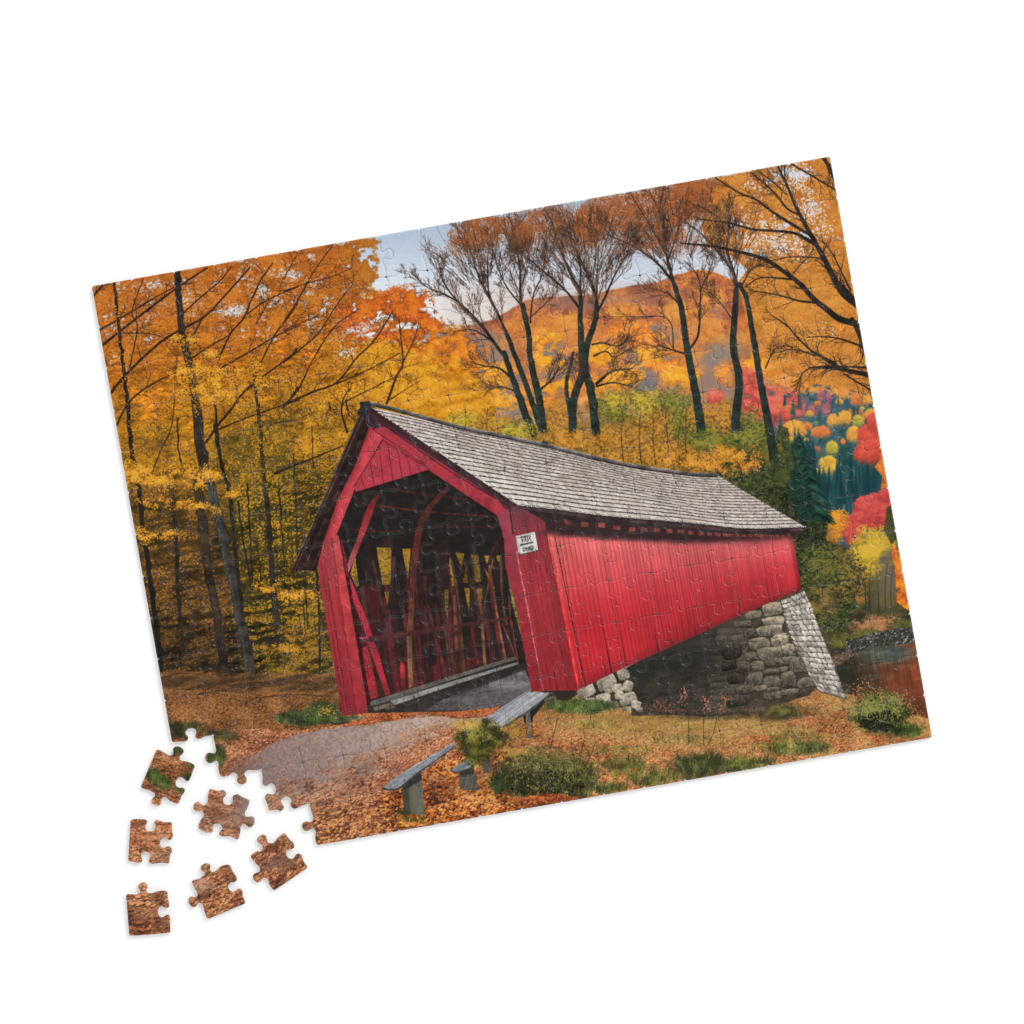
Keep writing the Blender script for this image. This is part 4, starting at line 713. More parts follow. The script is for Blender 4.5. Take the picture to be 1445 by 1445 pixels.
    poly(p((615, 690), (560, 750), (530, 830), (490, 960), (435, 1100), (402, 1215), (418, 1222), (470, 1110), (520, 980), (575, 850), (610, 740), (640, 690)), lambda s: ramp([(112, 36, 40), (160, 52, 58), (170, 96, 110)], (PY[s]-700)/110)*(.86+.3*N_SM[s])[..., None])
    pl(q((275, 240), (300, 260), (420, 560), (480, 740), (562, 1020), (530, 1030), (420, 700), (370, 540), (275, 310)), C(188, 48, 66), None, .14)
    pl(q((350, 665), (400, 650), (1352, 512), (1356, 528), (700, 640), (352, 692)), C(84, 42, 44)); stroke(q((355, 655), (410, 652)), 2.4, 2, C(170, 70, 96))
    iv = [(478, 752), (499, 698), (606, 664), (704, 729), (712, 762), (741, 924), (600, 965), (520, 990)]
    poly(iv, C(30, 27, 26), lambda s: np.clip(.24*sstep(.34, .66, N_MID[s]*.5+.5*N_VERT[s])+.04, 0, .4)*(sstep(498, 540, PX[s]+.0)*.8+.2))
    # kerb rails and roadway inside
    pl([(519, 996), (560, 985), (650, 962), (740, 936), (748, 946), (752, 976), (700, 998), (640, 1004), (520, 1006)], C(50, 45, 44))
    poly([(600, 1003), (623, 988), (680, 968), (741, 945), (752, 972), (745, 982), (715, 996), (660, 1002)], lambda s: ramp([(66, 62, 64), (92, 86, 88), (118, 112, 114)], .6*N_STR[s]+.5*sstep(600, 740, PX[s])-.1)*(.88+.24*N_FINE[s])[..., None])
    wash(C(166, 160, 162), .5*blob(715, 966, 30, 5, .9, .4, N_STR)*(PX > 690)); 
    pl(q((415, 1075), (1340, 785), (1385, 775), (1388, 795), (900, 950), (470, 1095), (412, 1100)), C(98, 92, 86)); pl(q((412, 1100), (470, 1095), (900, 950), (1388, 795), (1386, 806), (480, 1112), (415, 1120)), C(46, 42, 40))
    pl(q((560, 1068), (900, 960), (1400, 810), (1404, 826), (900, 990), (590, 1095)), C(136, 132, 128)); pl(q((450, 1110), (565, 1078), (580, 1098), (460, 1135)), C(120, 106, 88)); pl(q((520, 1118), (740, 1052), (742, 1075), (540, 1128)), C(92, 80, 66))
    pl(q((590, 1095), (900, 990), (1404, 826), (1410, 850), (900, 1020), (600, 1115)), C(44, 40, 38))
    for a in (560, 720, 880, 1000, 1120, 1240, 1320): stroke(q((a, 1090-(a-560)*.31), (a+4, 1122-(a-560)*.31)), 2, 2, C(58, 52, 48))
    # slit of woods between far end and jamb
    sl = [(713, 786), (718, 786), (746, 905), (744, 925), (736, 900), (722, 850)]
    poly(sl, lambda s: ramp([(64, 62, 32), (130, 122, 50), (176, 160, 74)], N_FINE[s])); foliage(sl, 260, [(60, 58, 28), (128, 122, 44), (180, 164, 70)], (.7, 1.3), .7, None, 0, .3)
    poly([(736, 898), (746, 905), (746, 926), (741, 922)], C(44, 44, 30))
    # ---- left post and gable front
    def board(s, c0, c1, t, lines=0): return None
    def redwall(c, st=.16): return lambda s: np.clip(np.asarray(c, np.float32)*(1-st+2*st*(.5*N_SM[s]+.5*N_BIG[s]))[..., None], 0, 1)
    post = [(447, 797), (455, 766), (475, 752), (488, 812), (518, 1006), (483, 1010)]
    poly(post, lambda s: ramp([(164, 66, 72), (166, 54, 60), (154, 46, 54), (132, 40, 48)], (PY[s]-760)/250)*(.86+.28*N_VERT[s])[..., None])
    poly([(468, 756), (478, 756), (520, 1006), (503, 1008)], lambda s: ramp([(192, 78, 80), (184, 58, 62), (144, 44, 50)], (PY[s]-760)/250)*(.9+.2*N_SM[s])[..., None])
    for a, b in [((457, 780), (491, 1008)), ((468, 758), (503, 1008)), ((452, 790), (487, 1008))]: stroke([a, b], .9, 1.1, C(118, 28, 38))
    poly([(478, 756), (486, 776), (523, 990), (520, 1005)], C(52, 22, 26)); poly([(480, 752), (489, 790), (493, 815), (488, 812)], C(120, 36, 46))
    # soffit on the left overhang
    poly([(508, 583), (522, 577), (533, 600), (527, 613), (501, 657), (475, 707), (456, 767), (448, 800), (446, 804), (413, 803), (440, 742), (470, 670)], lambda s: ramp([(30, 22, 22), (48, 32, 30), (64, 40, 34)], N_SM[s]))
    for d in (0, 1, 2, 3, 4): stroke([lerp((512, 588), (527, 612), d/4.5), lerp((418, 800), (446, 796), d/4.5)], 1.2, 1.4, [C(104, 66, 52), C(28, 20, 20), C(86, 50, 42), C(36, 24, 22), C(104, 66, 50)][d])
    for (x, y) in [(509, 618), (494, 650), (478, 690), (462, 728), (450, 760), (442, 786)]: poly([(x-4, y-4), (x+7, y-6), (x+6, y+3), (x-5, y+4)], C(28, 20, 20), .8)
    stroke([(510, 580), (474, 666), (443, 740), (414, 802)], 2.6, 2.6, C(44, 38, 40)); stroke([(413, 804), (446, 804)], 1.8, 2.5, C(34, 26, 26)); stroke([(508, 584), (441, 740), (412, 801)], .9, .9, C(104, 98, 98))
    # rake boards
    poly([(520, 577), (527, 574), (733, 713), (719, 718), (704, 729), (606, 664), (540, 620), (526, 606)], lambda s: ramp([(56, 32, 36), (78, 44, 52), (96, 46, 58), (138, 48, 62)], (((PY[s]-578)-(PX[s]-527)*.655))/27-.12+.12*(N_SM[s]-.5)))
    poly([(526, 604), (540, 621), (606, 664), (704, 729), (718, 724), (700, 704), (610, 645), (545, 602)], lambda s: ramp([(150, 46, 60), (186, 62, 72), (176, 54, 66)], N_SM[s])*.95)
    poly([(522, 600), (540, 618), (500, 690), (498, 697), (476, 752), (456, 768), (476, 706), (502, 655)], lambda s: ramp([(128, 40, 50), (178, 56, 66), (196, 68, 76)], sstep(-6, 10, PX[s]-np.interp(PY[s], [600, 655, 706, 768], [524, 503, 478, 458])))*(.9+.2*N_SM[s])[..., None])
    stroke([(527, 576), (582, 616), (636, 652), (692, 690), (732, 713)], 4.2, 4.6, C(54, 38, 42)); stroke([(530, 592), (580, 627), (640, 668), (722, 717)], 1.2, 1.2, C(50, 26, 32)); stroke([(526, 606), (600, 655)], 1, 1, C(90, 28, 38))
    # gable boards
    gab = [(540, 621), (607, 662), (502, 694), (499, 687)]
    poly(gab, lambda s: ramp([(150, 48, 62), (184, 60, 74), (176, 58, 72)], N_SM[s]*.6+N_BIG[s]*.4)*(1-.25*sstep(-2, -14, PY[s]-(620+np.abs(PX[s]-540)*.62+10)))[..., None])
    for i in range(7):
        t = (i+1)/8; b = lerp((502, 694), (607, 662), t); x = b[0]-6-2*t; yt = (620+(540-x)*1.62) if x < 540 else 620+(x-540)*.62
        stroke([(x, yt+1), b], .9, 1, C(92, 30, 40))
    stroke([(540, 621), (499, 687)], 1.1, 1.1, C(70, 26, 34)); stroke([(540, 621), (607, 662)], 1.1, 1.1, C(90, 30, 40)); stroke([(502, 696), (606, 665)], 2.6, 2.6, C(36, 22, 24))
    # ---- jamb and front right face
    poly([(702, 728), (719, 717), (724, 753), (735, 810), (767, 976), (750, 974), (729, 860), (713, 800), (711, 760)], lambda s: ramp([(150, 66, 80), (146, 52, 66), (150, 42, 54), (146, 36, 46)], (PY[s]-720)/250)*(.92+.16*N_SM[s])[..., None])
    poly([(719, 717), (733, 714), (771, 735), (778, 775), (815, 975), (767, 977), (735, 810), (724, 753)], lambda s: ramp([(120, 56, 66), (150, 50, 58), (162, 50, 56), (156, 44, 50), (146, 40, 46)], (PY[s]-720)/255)*(.86+.28*N_VERT[s])[..., None])
    wash(C(110, 62, 70), .5*blob(752, 722, 26, 14, .8)+0)
    for a, b, c in [((757, 727), (802, 976), (112, 34, 44)), ((743, 724), (786, 976), (130, 38, 46)), ((748, 722), (794, 976), (150, 44, 52))]: stroke([a, b], 1.0, 1, C(*c), wob=.2)
    wash(C(112, 44, 52), .35*blob(787, 850, 8, 90, .8))
    stroke([(719, 716), (724, 753)], 2.2, 2, C(48, 26, 30)); stroke([(729, 778), (735, 810), (767, 976)], 1.6, 1.2, C(196, 110, 110))
    poly([(763, 975), (813, 974), (815, 980), (800, 990), (770, 985)], C(52, 40, 34)); poly(Z(720, 860, 4.25)((215, 530), (270, 515), (300, 590), (220, 600)), lambda s: C(92, 82, 70)*(.6+.8*N_SM[s])[..., None])
    # ---- long side wall
    xs = np.array([770, 813, 873, 932, 991, 1060, 1131.5]); ybot = np.array([974.5, 974, 946, 918.8, 892.5, 861.5, 831.5])
    wall = [(768, 735), (771, 752), (814, 974.5), (842, 961), (873, 946), (932, 919), (991, 892.5), (1060, 861.5), (1131.5, 831.5), (1119, 755), (1136, 748), (980, 742), (853, 735), (733, 715)]
    topx = [765, 853, 970, 1060, 1122]; topy = [754, 763, 769, 767, 761]
    def side(s):
        x, y = PX[s], PY[s]; t0 = np.interp(x, topx, topy); yb = np.interp(x, xs, ybot)
        v = np.clip((y-t0)/(yb-t0), 0, 1)
        c = ramp([(208, 102, 100), (208, 86, 88), (200, 70, 75), (190, 56, 62), (182, 48, 55), (174, 44, 51), (162, 40, 46)], v)
        # boards fan with the perspective
        xb = x-(y-t0)*np.interp(x, [770, 1130], [.19, .165])
        k = (xb-770)/np.interp(xb, [770, 1130], [7.4, 4.2]); ki = np.floor(k).astype(int)%997; fr = k-np.floor(k)
        rnd = np.random.default_rng(5).random(997); rn2 = np.random.default_rng(6).random(997)
        far = sstep(960, 1120, x)
        c = c*(.95+.12*rnd[ki])[..., None]
        c[..., 0] *= (1+.06*(rn2[ki]-.3)); 
        ln = np.exp(-((fr-.5)/.11)**2)*(.24+.36*rn2[ki]*(.3+.7*v))*(1-.4*far); c = c*(1-ln)[..., None]+C(92, 22, 30)*ln[..., None]
        gl = np.exp(-((fr-.85)/.16)**2)*.10; c = c+gl[..., None]*C(255, 150, 140)*(1-v)[..., None]
        c = c*(.95+.1*N_VERT[s])[..., None]; lo = (sstep(.25, .6, v)*(1-sstep(850, 1010, x))*.55)[..., None]; c = c*(1-lo)+C(196, 38, 48)*lo*(1-ln)[..., None]+C(92, 22, 30)*lo*ln[..., None]
        cb = np.exp(-((xb-776)/4.5)**2)*(.75-.35*v); c = c*(1-cb[..., None])+ramp([(238, 132, 120), (216, 60, 62), (206, 44, 48)], v)*cb[..., None]
        sh = sstep(3, -9, y-t0+2*(N_SM[s]-.5)); c = c*(1-sh[..., None])+C(56, 38, 40)*sh[..., None]
        sh = sstep(14, -4, y-t0)*.35*sstep(0, 1, far); c = c*(1-sh[..., None])+C(120, 40, 48)*sh[..., None]
        c = c*(.90+.2*N_BIG[s]*.6+.2*N_MID[s]*.4)[..., None]; dz = (sstep(.90, 1.0, v+.08*(N_VERT[s]-.5))*.35)[..., None]; c = c*(1-dz)+C(84, 34, 36)*dz
        ed = sstep(9, 0, 1131.5-(831.5-y)*.165-x)*.35; return c*(1-ed)[..., None]
    poly(wall, side)
    for i in range(12):      # bigger dark gaps near the left bottom
        t = R.random()**1.3; x = 816+t*300; yb = np.interp(x, xs, ybot); h = R.uniform(20, 90)*(1-.5*t); stroke([(x, yb-1), (x-h*.18, yb-h)], R.uniform(.9, 1.8)*(1-.4*t), .4, C(70, 20, 28))
    stroke([(771, 752), (814, 975)], 1, 1, C(130, 30, 38)); stroke([(774, 752), (817, 974)], 1.5, 2, C(226, 74, 72)); stroke([(783, 757), (826, 968)], 1.2, 2, C(96, 24, 32))
    # soffit, rafter tails
    poly([(731, 713), (789, 719), (853, 728), (970, 738), (1052, 746), (1137, 744), (1137, 749), (1120, 755), (1052, 756), (970, 752), (853, 742), (790, 733), (771, 736)], lambda s: ramp([(40, 30, 32), (62, 46, 46)], N_SM[s]))
    zz = Z(660, 500); y3 = Z(840, 540, 4.25)
    tails = zz((660, 1105), (770, 1118), (880, 1125), (980, 1140), (1080, 1152), (1160, 1152), (1245, 1157), (1325, 1162), (1400, 1165))+y3((575, 900), (632, 905), (685, 907), (735, 911), (780, 914), (815, 915), (850, 915), (890, 916), (930, 916), (965, 916), (1000, 917), (1027, 917), (1060, 917), (1090, 917), (1125, 915), (1160, 912))
    for i, (x, y) in enumerate(tails):
        w = 5.4*(1-.022*i); h = 3.6*(1-.02*i); poly([(x-w, y-h), (x+w, y-h+.8), (x+w, y+h), (x-w+.5, y+h-.8)], lambda s: C(126, 66, 60)*(.7+.5*N_SM[s])[..., None])
    stroke([(733, 716), (789, 723), (853, 732), (970, 742.5), (1052, 749), (1137, 747)], 4.6, 3, C(66, 50, 52)); 
    wash(C(44, 32, 34), .6*blob(800, 752, 34, 5, .8)+.4*blob(900, 759, 60, 4, .8))
    # ---- shingle roof
    eave = smooth([(731, 713), (789, 719), (853, 727.5), (970, 737), (1052, 745.5), (1136.5, 743.5)], 8)
    rid = smooth([(524, 575), (560, 583), (660, 607), (714, 618), (780, 632.5), (842, 648), (896, 659), (970, 669), (1013, 671)], 8)
    roof = list(rid)+[(1040, 690.6), (1078, 711.8), (1110, 729.4), (1136.5, 743.5)]+list(eave[::-1])
    poly(roof, C(120, 108, 104))
    def along(p, u):
        d = np.r_[0, np.cumsum(np.hypot(*np.diff(p, axis=0).T))]; return np.c_[np.interp(u*d[-1], d, p[:, 0]), np.interp(u*d[-1], d, p[:, 1])]
    def rp(u, v):
        u = np.asarray(u, float); us = u**np.interp(v, [0, 1], [1.0, 1.0]); a = along(rid, us); b = along(eave, us); return a+(b-a)*v
    NR = 18; vv = np.linspace(0, 1, NR+1)**1.12
    for r in range(NR):
        v0, v1 = vv[r], vv[r+1]; u = 0.0; dv = (v1-v0)
        while u < 1:
            w = (.0125-.0052*u)*R.uniform(.7, 1.3); u1 = min(1, u+w)
            a = rp([u, u1-.0006], v0); j = R.normal(0, .06)*dv; b = rp([u1-.0006, u], v0+dv*(.84+j/dv*.5))
            lt = R.random()
            c = ramp([(166, 152, 142), (202, 190, 180), (218, 208, 199), (238, 231, 224)], np.array([lt*.75+.2*v0+.15*(u < .1)]))[0]
            if R.random() < .05: c = c*.86
            poly([a[0], a[1], b[0], b[1]], c); 
            if R.random() < .8: dabs(np.vstack([rp([u+.0004], v0+dv*k) for k in (.2, .4, .6)]), c*.7, .3, .3, 0, .5)
            u = u1
        uu = np.linspace(0, 1, 260); ln = rp(uu, v0+dv*.93)+np.c_[np.zeros(260), R.normal(0, .28, 260)]
        wd = max(.9, 1.7-.6*(1-v1)); stroke(ln, wd*1.25, wd*.9, [C(52, 42, 40), C(66, 52, 49)], n=1)
        for x, y in ln[::2]:
            if R.random() < .22: dabs([(x, y+R.normal(0, .5))], C(40, 32, 32), R.uniform(.8, 1.6), .6, 0)
    # lighter chips at the verge and eave edge
    ee = along(eave, np.linspace(0, 1, 150)); dabs(ee+np.c_[np.zeros(150), R.normal(-.6, .3, 150)], C(214, 206, 200), R.uniform(.9, 1.6, 150), .8, .1); dabs(ee+np.c_[R.normal(0, .6, 150), np.full(150, 1.2)], C(44, 34, 34), 1.2, .7, 0)
    p2 = rp(np.full(40, .004), 0)*0+np.array([lerp((529, 580), (731, 712), t) for t in np.linspace(0.02, 1, 40)]); dabs(p2+[2.4, -.5], ramp([(190, 182, 176), (224, 216, 210)], R.random(40)), 2.4, 1.1, .2)
    # ridge cap
    rt = smooth([(520, 566), (560, 576), (607, 589), (660, 603), (714, 614), (780, 628.5), (842, 644), (896, 655.5), (970, 666), (1012, 668)], 8)
    stroke(rt+[0, 4.2], 2.6, 1.8, C(44, 38, 38), n=1); stroke(rt+[0, 1.6], 3.8, 3.2, [C(92, 92, 92), C(98, 90, 92)], n=1); stroke(rt+[0, .2], 1.2, 1, [C(150, 150, 148), C(130, 122, 122)], n=1)
    poly([(508, 567), (521, 566), (524, 571), (523, 577), (517, 588), (505, 586), (504, 581), (508, 575)], lambda s: C(40, 38, 38)*(.8+.4*N_SM[s])[..., None])
    poly([(521, 577), (528, 590), (534, 604), (526, 606), (515, 592)], C(54, 42, 52)); stroke([(519, 586), (521, 598)], 1.4, 1, C(96, 84, 110)); stroke([(524, 590), (528, 600)], 1.2, 1, C(28, 22, 26))
    # ---- sign on the front
    sg = [(727.5, 756.5), (754.8, 750.2), (759.6, 776), (732, 783)]
    poly([(a+.9, b+1.2) for a, b in sg], C(70, 24, 30)); poly(sg, lambda s: C(214, 212, 206)*(.95+.1*N_SM[s])[..., None]); stroke(sg+[sg[0]], .7, .7, C(120, 112, 108), n=1)
    t = Z(705, 735, 18.06); ink = C(38, 34, 36)
    def ln(w, *pp): stroke(t(*pp), w*.72, w*.72, ink, n=1)
    stroke(t((450, 440), (620, 390), (830, 345)), .9, .9, C(96, 92, 90), n=1)
    ln(1.5, (535, 425), (610, 410)); ln(1.6, (555, 430), (590, 540)); ln(1.2, (600, 470), (590, 500))
    ln(1.5, (622, 405), (665, 395)); ln(1.5, (665, 395), (650, 460)); ln(1.6, (635, 430), (690, 520)); ln(1.3, (650, 470), (640, 515))
    ln(1.5, (705, 395), (725, 520)); ln(1.3, (700, 400), (735, 390)); ln(1.5, (760, 410), (790, 400)); ln(1.6, (785, 410), (750, 470)); ln(1.5, (790, 480), (795, 500))
    for a in range(525, 865, 34): ln(1.3, (a, 640-(a-525)*.26), (a+24, 590-(a-525)*.2)); ln(1.1, (a+8, 600-(a-525)*.2), (a+26, 632-(a-525)*.26))
    ln(1.5, (590, 700), (625, 690)); ln(1.4, (600, 705), (595, 770)); ln(1.4, (595, 775), (640, 760)); ln(1.6, (640, 690), (655, 690)); ln(1.5, (655, 690), (640, 770))
    ln(1.6, (680, 675), (705, 770)); ln(1.4, (680, 730), (715, 700)); ln(1.5, (735, 660), (740, 755)); ln(1.4, (765, 655), (770, 750)); ln(1.5, (795, 640), (800, 745)); ln(1.3, (800, 650), (845, 635)); ln(1.3, (805, 700), (850, 690)); ln(1.5, (855, 640), (850, 720)); ln(1.3, (805, 742), (850, 725))
    # stone slabs under the post
    poly([(467, 1018), (480, 1012), (505, 1008), (505, 1013), (490, 1020), (473, 1023)], lambda s: C(92, 92, 66)*(.6+.7*N_SM[s])[..., None]); stroke([(467, 1019), (474, 1022), (492, 1019)], 2, 1.4, C(36, 32, 26)); poly([(502, 1016), (508, 1011), (518, 1010), (510, 1016)], C(120, 124, 84))

# ---------------------------------------------------------------- foreground
def paint_foreground():
    # weeds along the dark stone
    for x0, x1, y, n in [(905, 960, 1000, 160), (960, 1060, 1006, 200), (920, 940, 994, 70), (1050, 1120, 1004, 140)]:
        p = np.c_[R.uniform(x0, x1, n), y+R.normal(0, 4, n)]; dabs(p, ramp([(50, 40, 32), (104, 70, 52), (150, 104, 78)], R.random(n)), R.uniform(.6, 1.2, n), R.uniform(.6, 1.1, n), R.uniform(-1, 1, n))
    wash(C(46, 44, 32), .5*blob(1010, 1010, 90, 5, .8, .4, N_SM)+.5*blob(1100, 1004, 40, 9, .7, .4, N_SM))
    foliage(ell(1105, 1002, 24, 9), 700, [(40, 46, 26), (80, 84, 40), (130, 110, 60)], (.8, 1.6), .6, N_SM, .2)
    # green below the left pier
    wash(C(64, 84, 32), .8*blob(820, 996, 42, 9, .5, .4, N_SM)); grass(ell(820, 1000, 42, 8), 900, [(30, 40, 20), (56, 74, 34), (88, 104, 52), (128, 128, 68)], (4, 9)); 
    # tall dry stalks
    for q in [[(768, 1092), (776, 1058), (787, 1012)], [(972, 1050), (971, 1010), (966, 978)], [(993, 1052), (993, 1010), (996, 985)], [(1000, 1050), (1008, 1030), (1012, 1005)], [(808, 1070), (806, 1040)], [(820, 1064), (826, 1036)], [(832, 1070), (840, 1048)]]: stroke(q, 1, .7, C(52, 44, 34))
    for x, y in [(965, 978), (997, 988), (1022, 988)]:
        p = np.c_[R.normal(x, 4, 46), R.normal(y+4, 7, 46)]; dabs(p, ramp([(92, 58, 46), (170, 112, 90), (196, 140, 116)], R.random(46)), 1.1, .8, R.uniform(-1, 1, 46))
    # tufts
    Gt = [(26, 30, 16), (56, 62, 30), (90, 94, 48), (140, 130, 74)]
    wash(C(44, 46, 26), .7*blob(985, 1082, 34, 16, .6, .4, N_SM)); grass(ell(988, 1086, 30, 11), 620, Gt, (8, 22), .6, .25, (988, .016))
    wash(C(70, 72, 36), .5*blob(1035, 1080, 30, 8, .6, .4, N_SM)); grass(ell(1035, 1084, 30, 7), 380, Gt, (4, 10), .5)
    for x, y, rx, ry, n in [(1060, 1076, 36, 8, 420), (1120, 1056, 36, 9, 460), (930, 1098, 44, 10, 520), (880, 1078, 30, 10, 300), (860, 1112, 24, 8, 300), (1150, 1052, 20, 6, 160)]:
        wash(C(84, 84, 42), .25*blob(x, y, rx*.8, ry, .8, .5, N_SM)); grass(ell(x, y+3, rx, ry), int(n*.6), [(36, 44, 22), (70, 80, 36), (108, 112, 54), (150, 140, 76)], (5, 12), .55, .45)
    # bushes at the front
    wash(C(44, 40, 26), .85*blob(768, 1094, 52, 28, .7, .5, N_SM))
    B = [(26, 26, 16), (54, 56, 28), (88, 88, 44), (142, 132, 70)]
    foliage(ell(768, 1092, 54, 32, wob=.15), 3600, B, (1.0, 2.2), .4, N_LEAF, .1, .35, top=.15)
    grass(ell(742, 1098, 40, 28), 900, B, (7, 17), .5, .5); grass(ell(810, 1106, 32, 22), 800, [(30, 32, 18), (60, 66, 30), (98, 98, 50), (150, 138, 80)], (9, 24), .5, .25, (810, .014))
    p = scatter(ell(772, 1084, 54, 30), 900); dabs(p, ramp([(96, 98, 46), (140, 134, 68), (172, 158, 88)], R.random(len(p))), R.uniform(.7, 1.5, len(p)), .45, R.normal(-1.2, .5, len(p))); p = scatter(ell(772, 1108, 54, 22), 700); dabs(p, C(24, 24, 15), R.uniform(.8, 1.8, len(p)), .6, R.normal(-1.3, .5, len(p)))
    foliage(ell(722, 1056, 24, 22, wob=.25), 420, [(120, 80, 30), (170, 124, 48), (200, 150, 70), (150, 130, 58)], (1.0, 2.0), .6, N_SM, .35)
    grass(ell(702, 1110, 9, 11), 200, [(22, 32, 18), (46, 60, 32), (78, 92, 52)], (6, 15), .6, .3, (704, .03))
    leafbed(ell(775, 1128, 40, 7), 260, [(96, 44, 24), (180, 92, 46), (220, 130, 66)], (1.6, 2.6), .6)
    wash(C(36, 40, 22), .85*blob(1243, 1010, 36, 26, .35, .3, N_SM))
    foliage(ell(1242, 1006, 38, 27, wob=.12), 4200, [(28, 32, 18), (62, 70, 32), (104, 112, 52), (146, 146, 78)], (.9, 1.9), .5, N_SM, .1, .25, top=.2)
    p = scatter(ell(1244, 1000, 32, 18), 520); dabs(p, ramp([(104, 108, 52), (150, 146, 80), (182, 170, 104)], R.random(len(p))), R.uniform(.7, 1.4, len(p)), .45, R.normal(-1.2, .6, len(p))); p = scatter(ell(1246, 1018, 32, 14), 520); dabs(p, C(26, 26, 16), R.uniform(.8, 1.7, len(p)), .6, R.normal(-1.3, .5, len(p)))
    grass(ell(1280, 1034, 22, 8), 420, [(36, 50, 20), (70, 92, 38), (102, 120, 56)], (4, 9)); wash(C(24, 22, 16), .5*blob(1252, 1030, 26, 6, .8, .4, N_SM))
    for x, y, n in [(1212, 975, 60), (1240, 978, 40), (1208, 988, 40), (1280, 985, 40), (1290, 1000, 36), (1296, 1015, 40), (1225, 970, 26)]:
        p = np.c_[R.normal(x, 6, n), R.normal(y, 7, n)]; dabs(p, ramp([(120, 70, 44), (206, 130, 84), (230, 160, 110)], R.random(n)), R.uniform(.6, 1.3, n), .6, R.uniform(-1, 1, n))
    # ---- wooden rails
    def wood(c, st=.28): return lambda s: np.clip(np.asarray(c, np.float32)*(1-st+st*(1.3*N_GRAINL[s]+.7*N_FINE[s]))[..., None], 0, 1)
    global N_GRAINL
    # grain runs along the rails (about -38 degrees on the sheet)
    u = (PX*math.cos(-.62)+PY*math.sin(-.62)); v = (-PX*math.sin(-.62)+PY*math.cos(-.62))
    g = np.random.default_rng(77).random(4096).astype(np.float32); k = v*1.1+.8*np.sin(u*.05)+N_SM*1.2; i = np.floor(k).astype(int); f = k-i
    N_GRAINL = g[i % 4096]*(1-f)+g[(i+1) % 4096]*f
    gv = PX*1.0+.25*PY; iv = np.floor(gv).astype(int); fv = gv-iv; NV = g[iv % 4096]*(1-fv)+g[(iv+1) % 4096]*fv
    def woodv(c): return lambda s: np.clip(np.asarray(c, np.float32)*(.66+.5*NV[s]+.2*N_SM[s])[..., None], 0, 1)
    poly([(718, 1020), (748, 998), (760, 985), (770, 990), (752, 1012), (752, 1040), (744, 1042), (738, 1010), (716, 1026)], C(38, 34, 32))
    poly([(741, 1003), (748, 1001), (751, 1042), (744, 1041)], woodv(C(96, 92, 86)))
    poly([(673, 1021), (742, 976), (776, 977.5), (770, 984), (740, 1006), (720, 1018), (704, 1027)], wood(C(156, 158, 162)))
    stroke([(776, 978), (766, 988), (740, 1008), (705, 1028)], 2, 2.4, C(74, 74, 76)); stroke([(676, 1020), (745, 977)], 1, 1, C(122, 122, 124)); stroke([(690, 1021), (758, 978)], .8, .8, C(112, 112, 114))
    leafbed([(712, 1030), (750, 1015), (756, 1040), (720, 1056)], 240, [(110, 70, 30), (180, 120, 54), (206, 150, 80)], (1.2, 2.2), .6, cov=.4)
    poly([(679, 1072), (690, 1064), (694, 1089), (682, 1090)], woodv(C(90, 84, 74)))
    poly([(647, 1088), (668, 1081), (676, 1115), (660, 1115), (649, 1112)], woodv(C(84, 84, 72)))
    poly([(648, 1088), (668, 1081), (669, 1092), (650, 1096)], C(38, 36, 32), .7)
    poly([(636, 1086.5), (664, 1066), (675, 1060), (676, 1070), (664, 1083), (645, 1089)], wood(C(132, 136, 142))); stroke([(636, 1087.5), (645, 1090), (662, 1085), (674, 1073)], 2, 2, C(64, 64, 64))
    poly([(567, 1107), (594, 1090), (601, 1152), (597, 1157), (571, 1157)], woodv(C(92, 92, 80)))
    poly([(567, 1107), (594, 1090), (596, 1100), (569, 1116)], C(36, 34, 32), .75); poly([(567, 1107), (575, 1102), (580, 1157), (571, 1157)], C(48, 46, 40), .45)
    poly([(541, 1111), (551, 1102), (568, 1090), (610, 1066), (641, 1047.5), (643, 1052), (612, 1074), (584, 1094), (563, 1111), (550, 1114)], wood(C(136, 140, 146)))
    stroke([(541.5, 1112), (550, 1114.5), (563, 1112), (584, 1095), (612, 1075), (642, 1053)], 2.4, 1.6, C(70, 72, 74)); stroke([(552, 1103), (568, 1091), (640, 1048)], .9, .9, C(178, 182, 186))
    foliage(ell(566, 1150, 12, 9), 200, [(40, 40, 22), (80, 76, 36)], (1, 1.8), .6); leafbed([(560, 1150), (606, 1150), (606, 1164), (560, 1166)], 160, [(110, 56, 26), (206, 126, 52), (236, 170, 84)], (1.6, 2.6), .6)
    grass(ell(582, 1158, 18, 3), 60, [(56, 66, 24), (100, 104, 44)], (3, 6))
    # shrub lying over the rails
    wash(C(46, 44, 20), .92*blob(678, 1040, 31, 19, .45, .5, N_SM)+.0)
    S = [(26, 28, 14), (64, 66, 26), (104, 104, 42), (166, 150, 70)]
    foliage(ell(678, 1038, 32, 20, wob=.16), 2600, S, (1.0, 2.0), .45, N_SM, .12, .28, top=.2, ang=-1.2)
    foliage(ell(672, 1062, 22, 18, wob=.2), 1300, [(28, 28, 16), (70, 70, 26), (112, 108, 40)], (1.0, 2.0), .45, N_SM, .2, .25, ang=-1.2)
    foliage(ell(655, 1022, 20, 7, wob=.2), 260, [(150, 120, 50), (206, 156, 72), (222, 176, 96)], (.8, 1.6), .5, N_SM, .3, .25, ang=-1.2); foliage(ell(726, 1030, 12, 20, wob=.3), 260, [(120, 96, 40), (178, 140, 60)], (.8, 1.7), .5, N_SM, .35, ang=-1.3)
    # left bank tufts of leaves across post base
    p = scatter([(440, 1140), (560, 1140), (560, 1180), (450, 1195)], 120); dabs(p, ramp([(206, 130, 66), (232, 168, 104)], R.random(len(p))), 2.2, 1.1, R.normal(-.2, .4, len(p)))

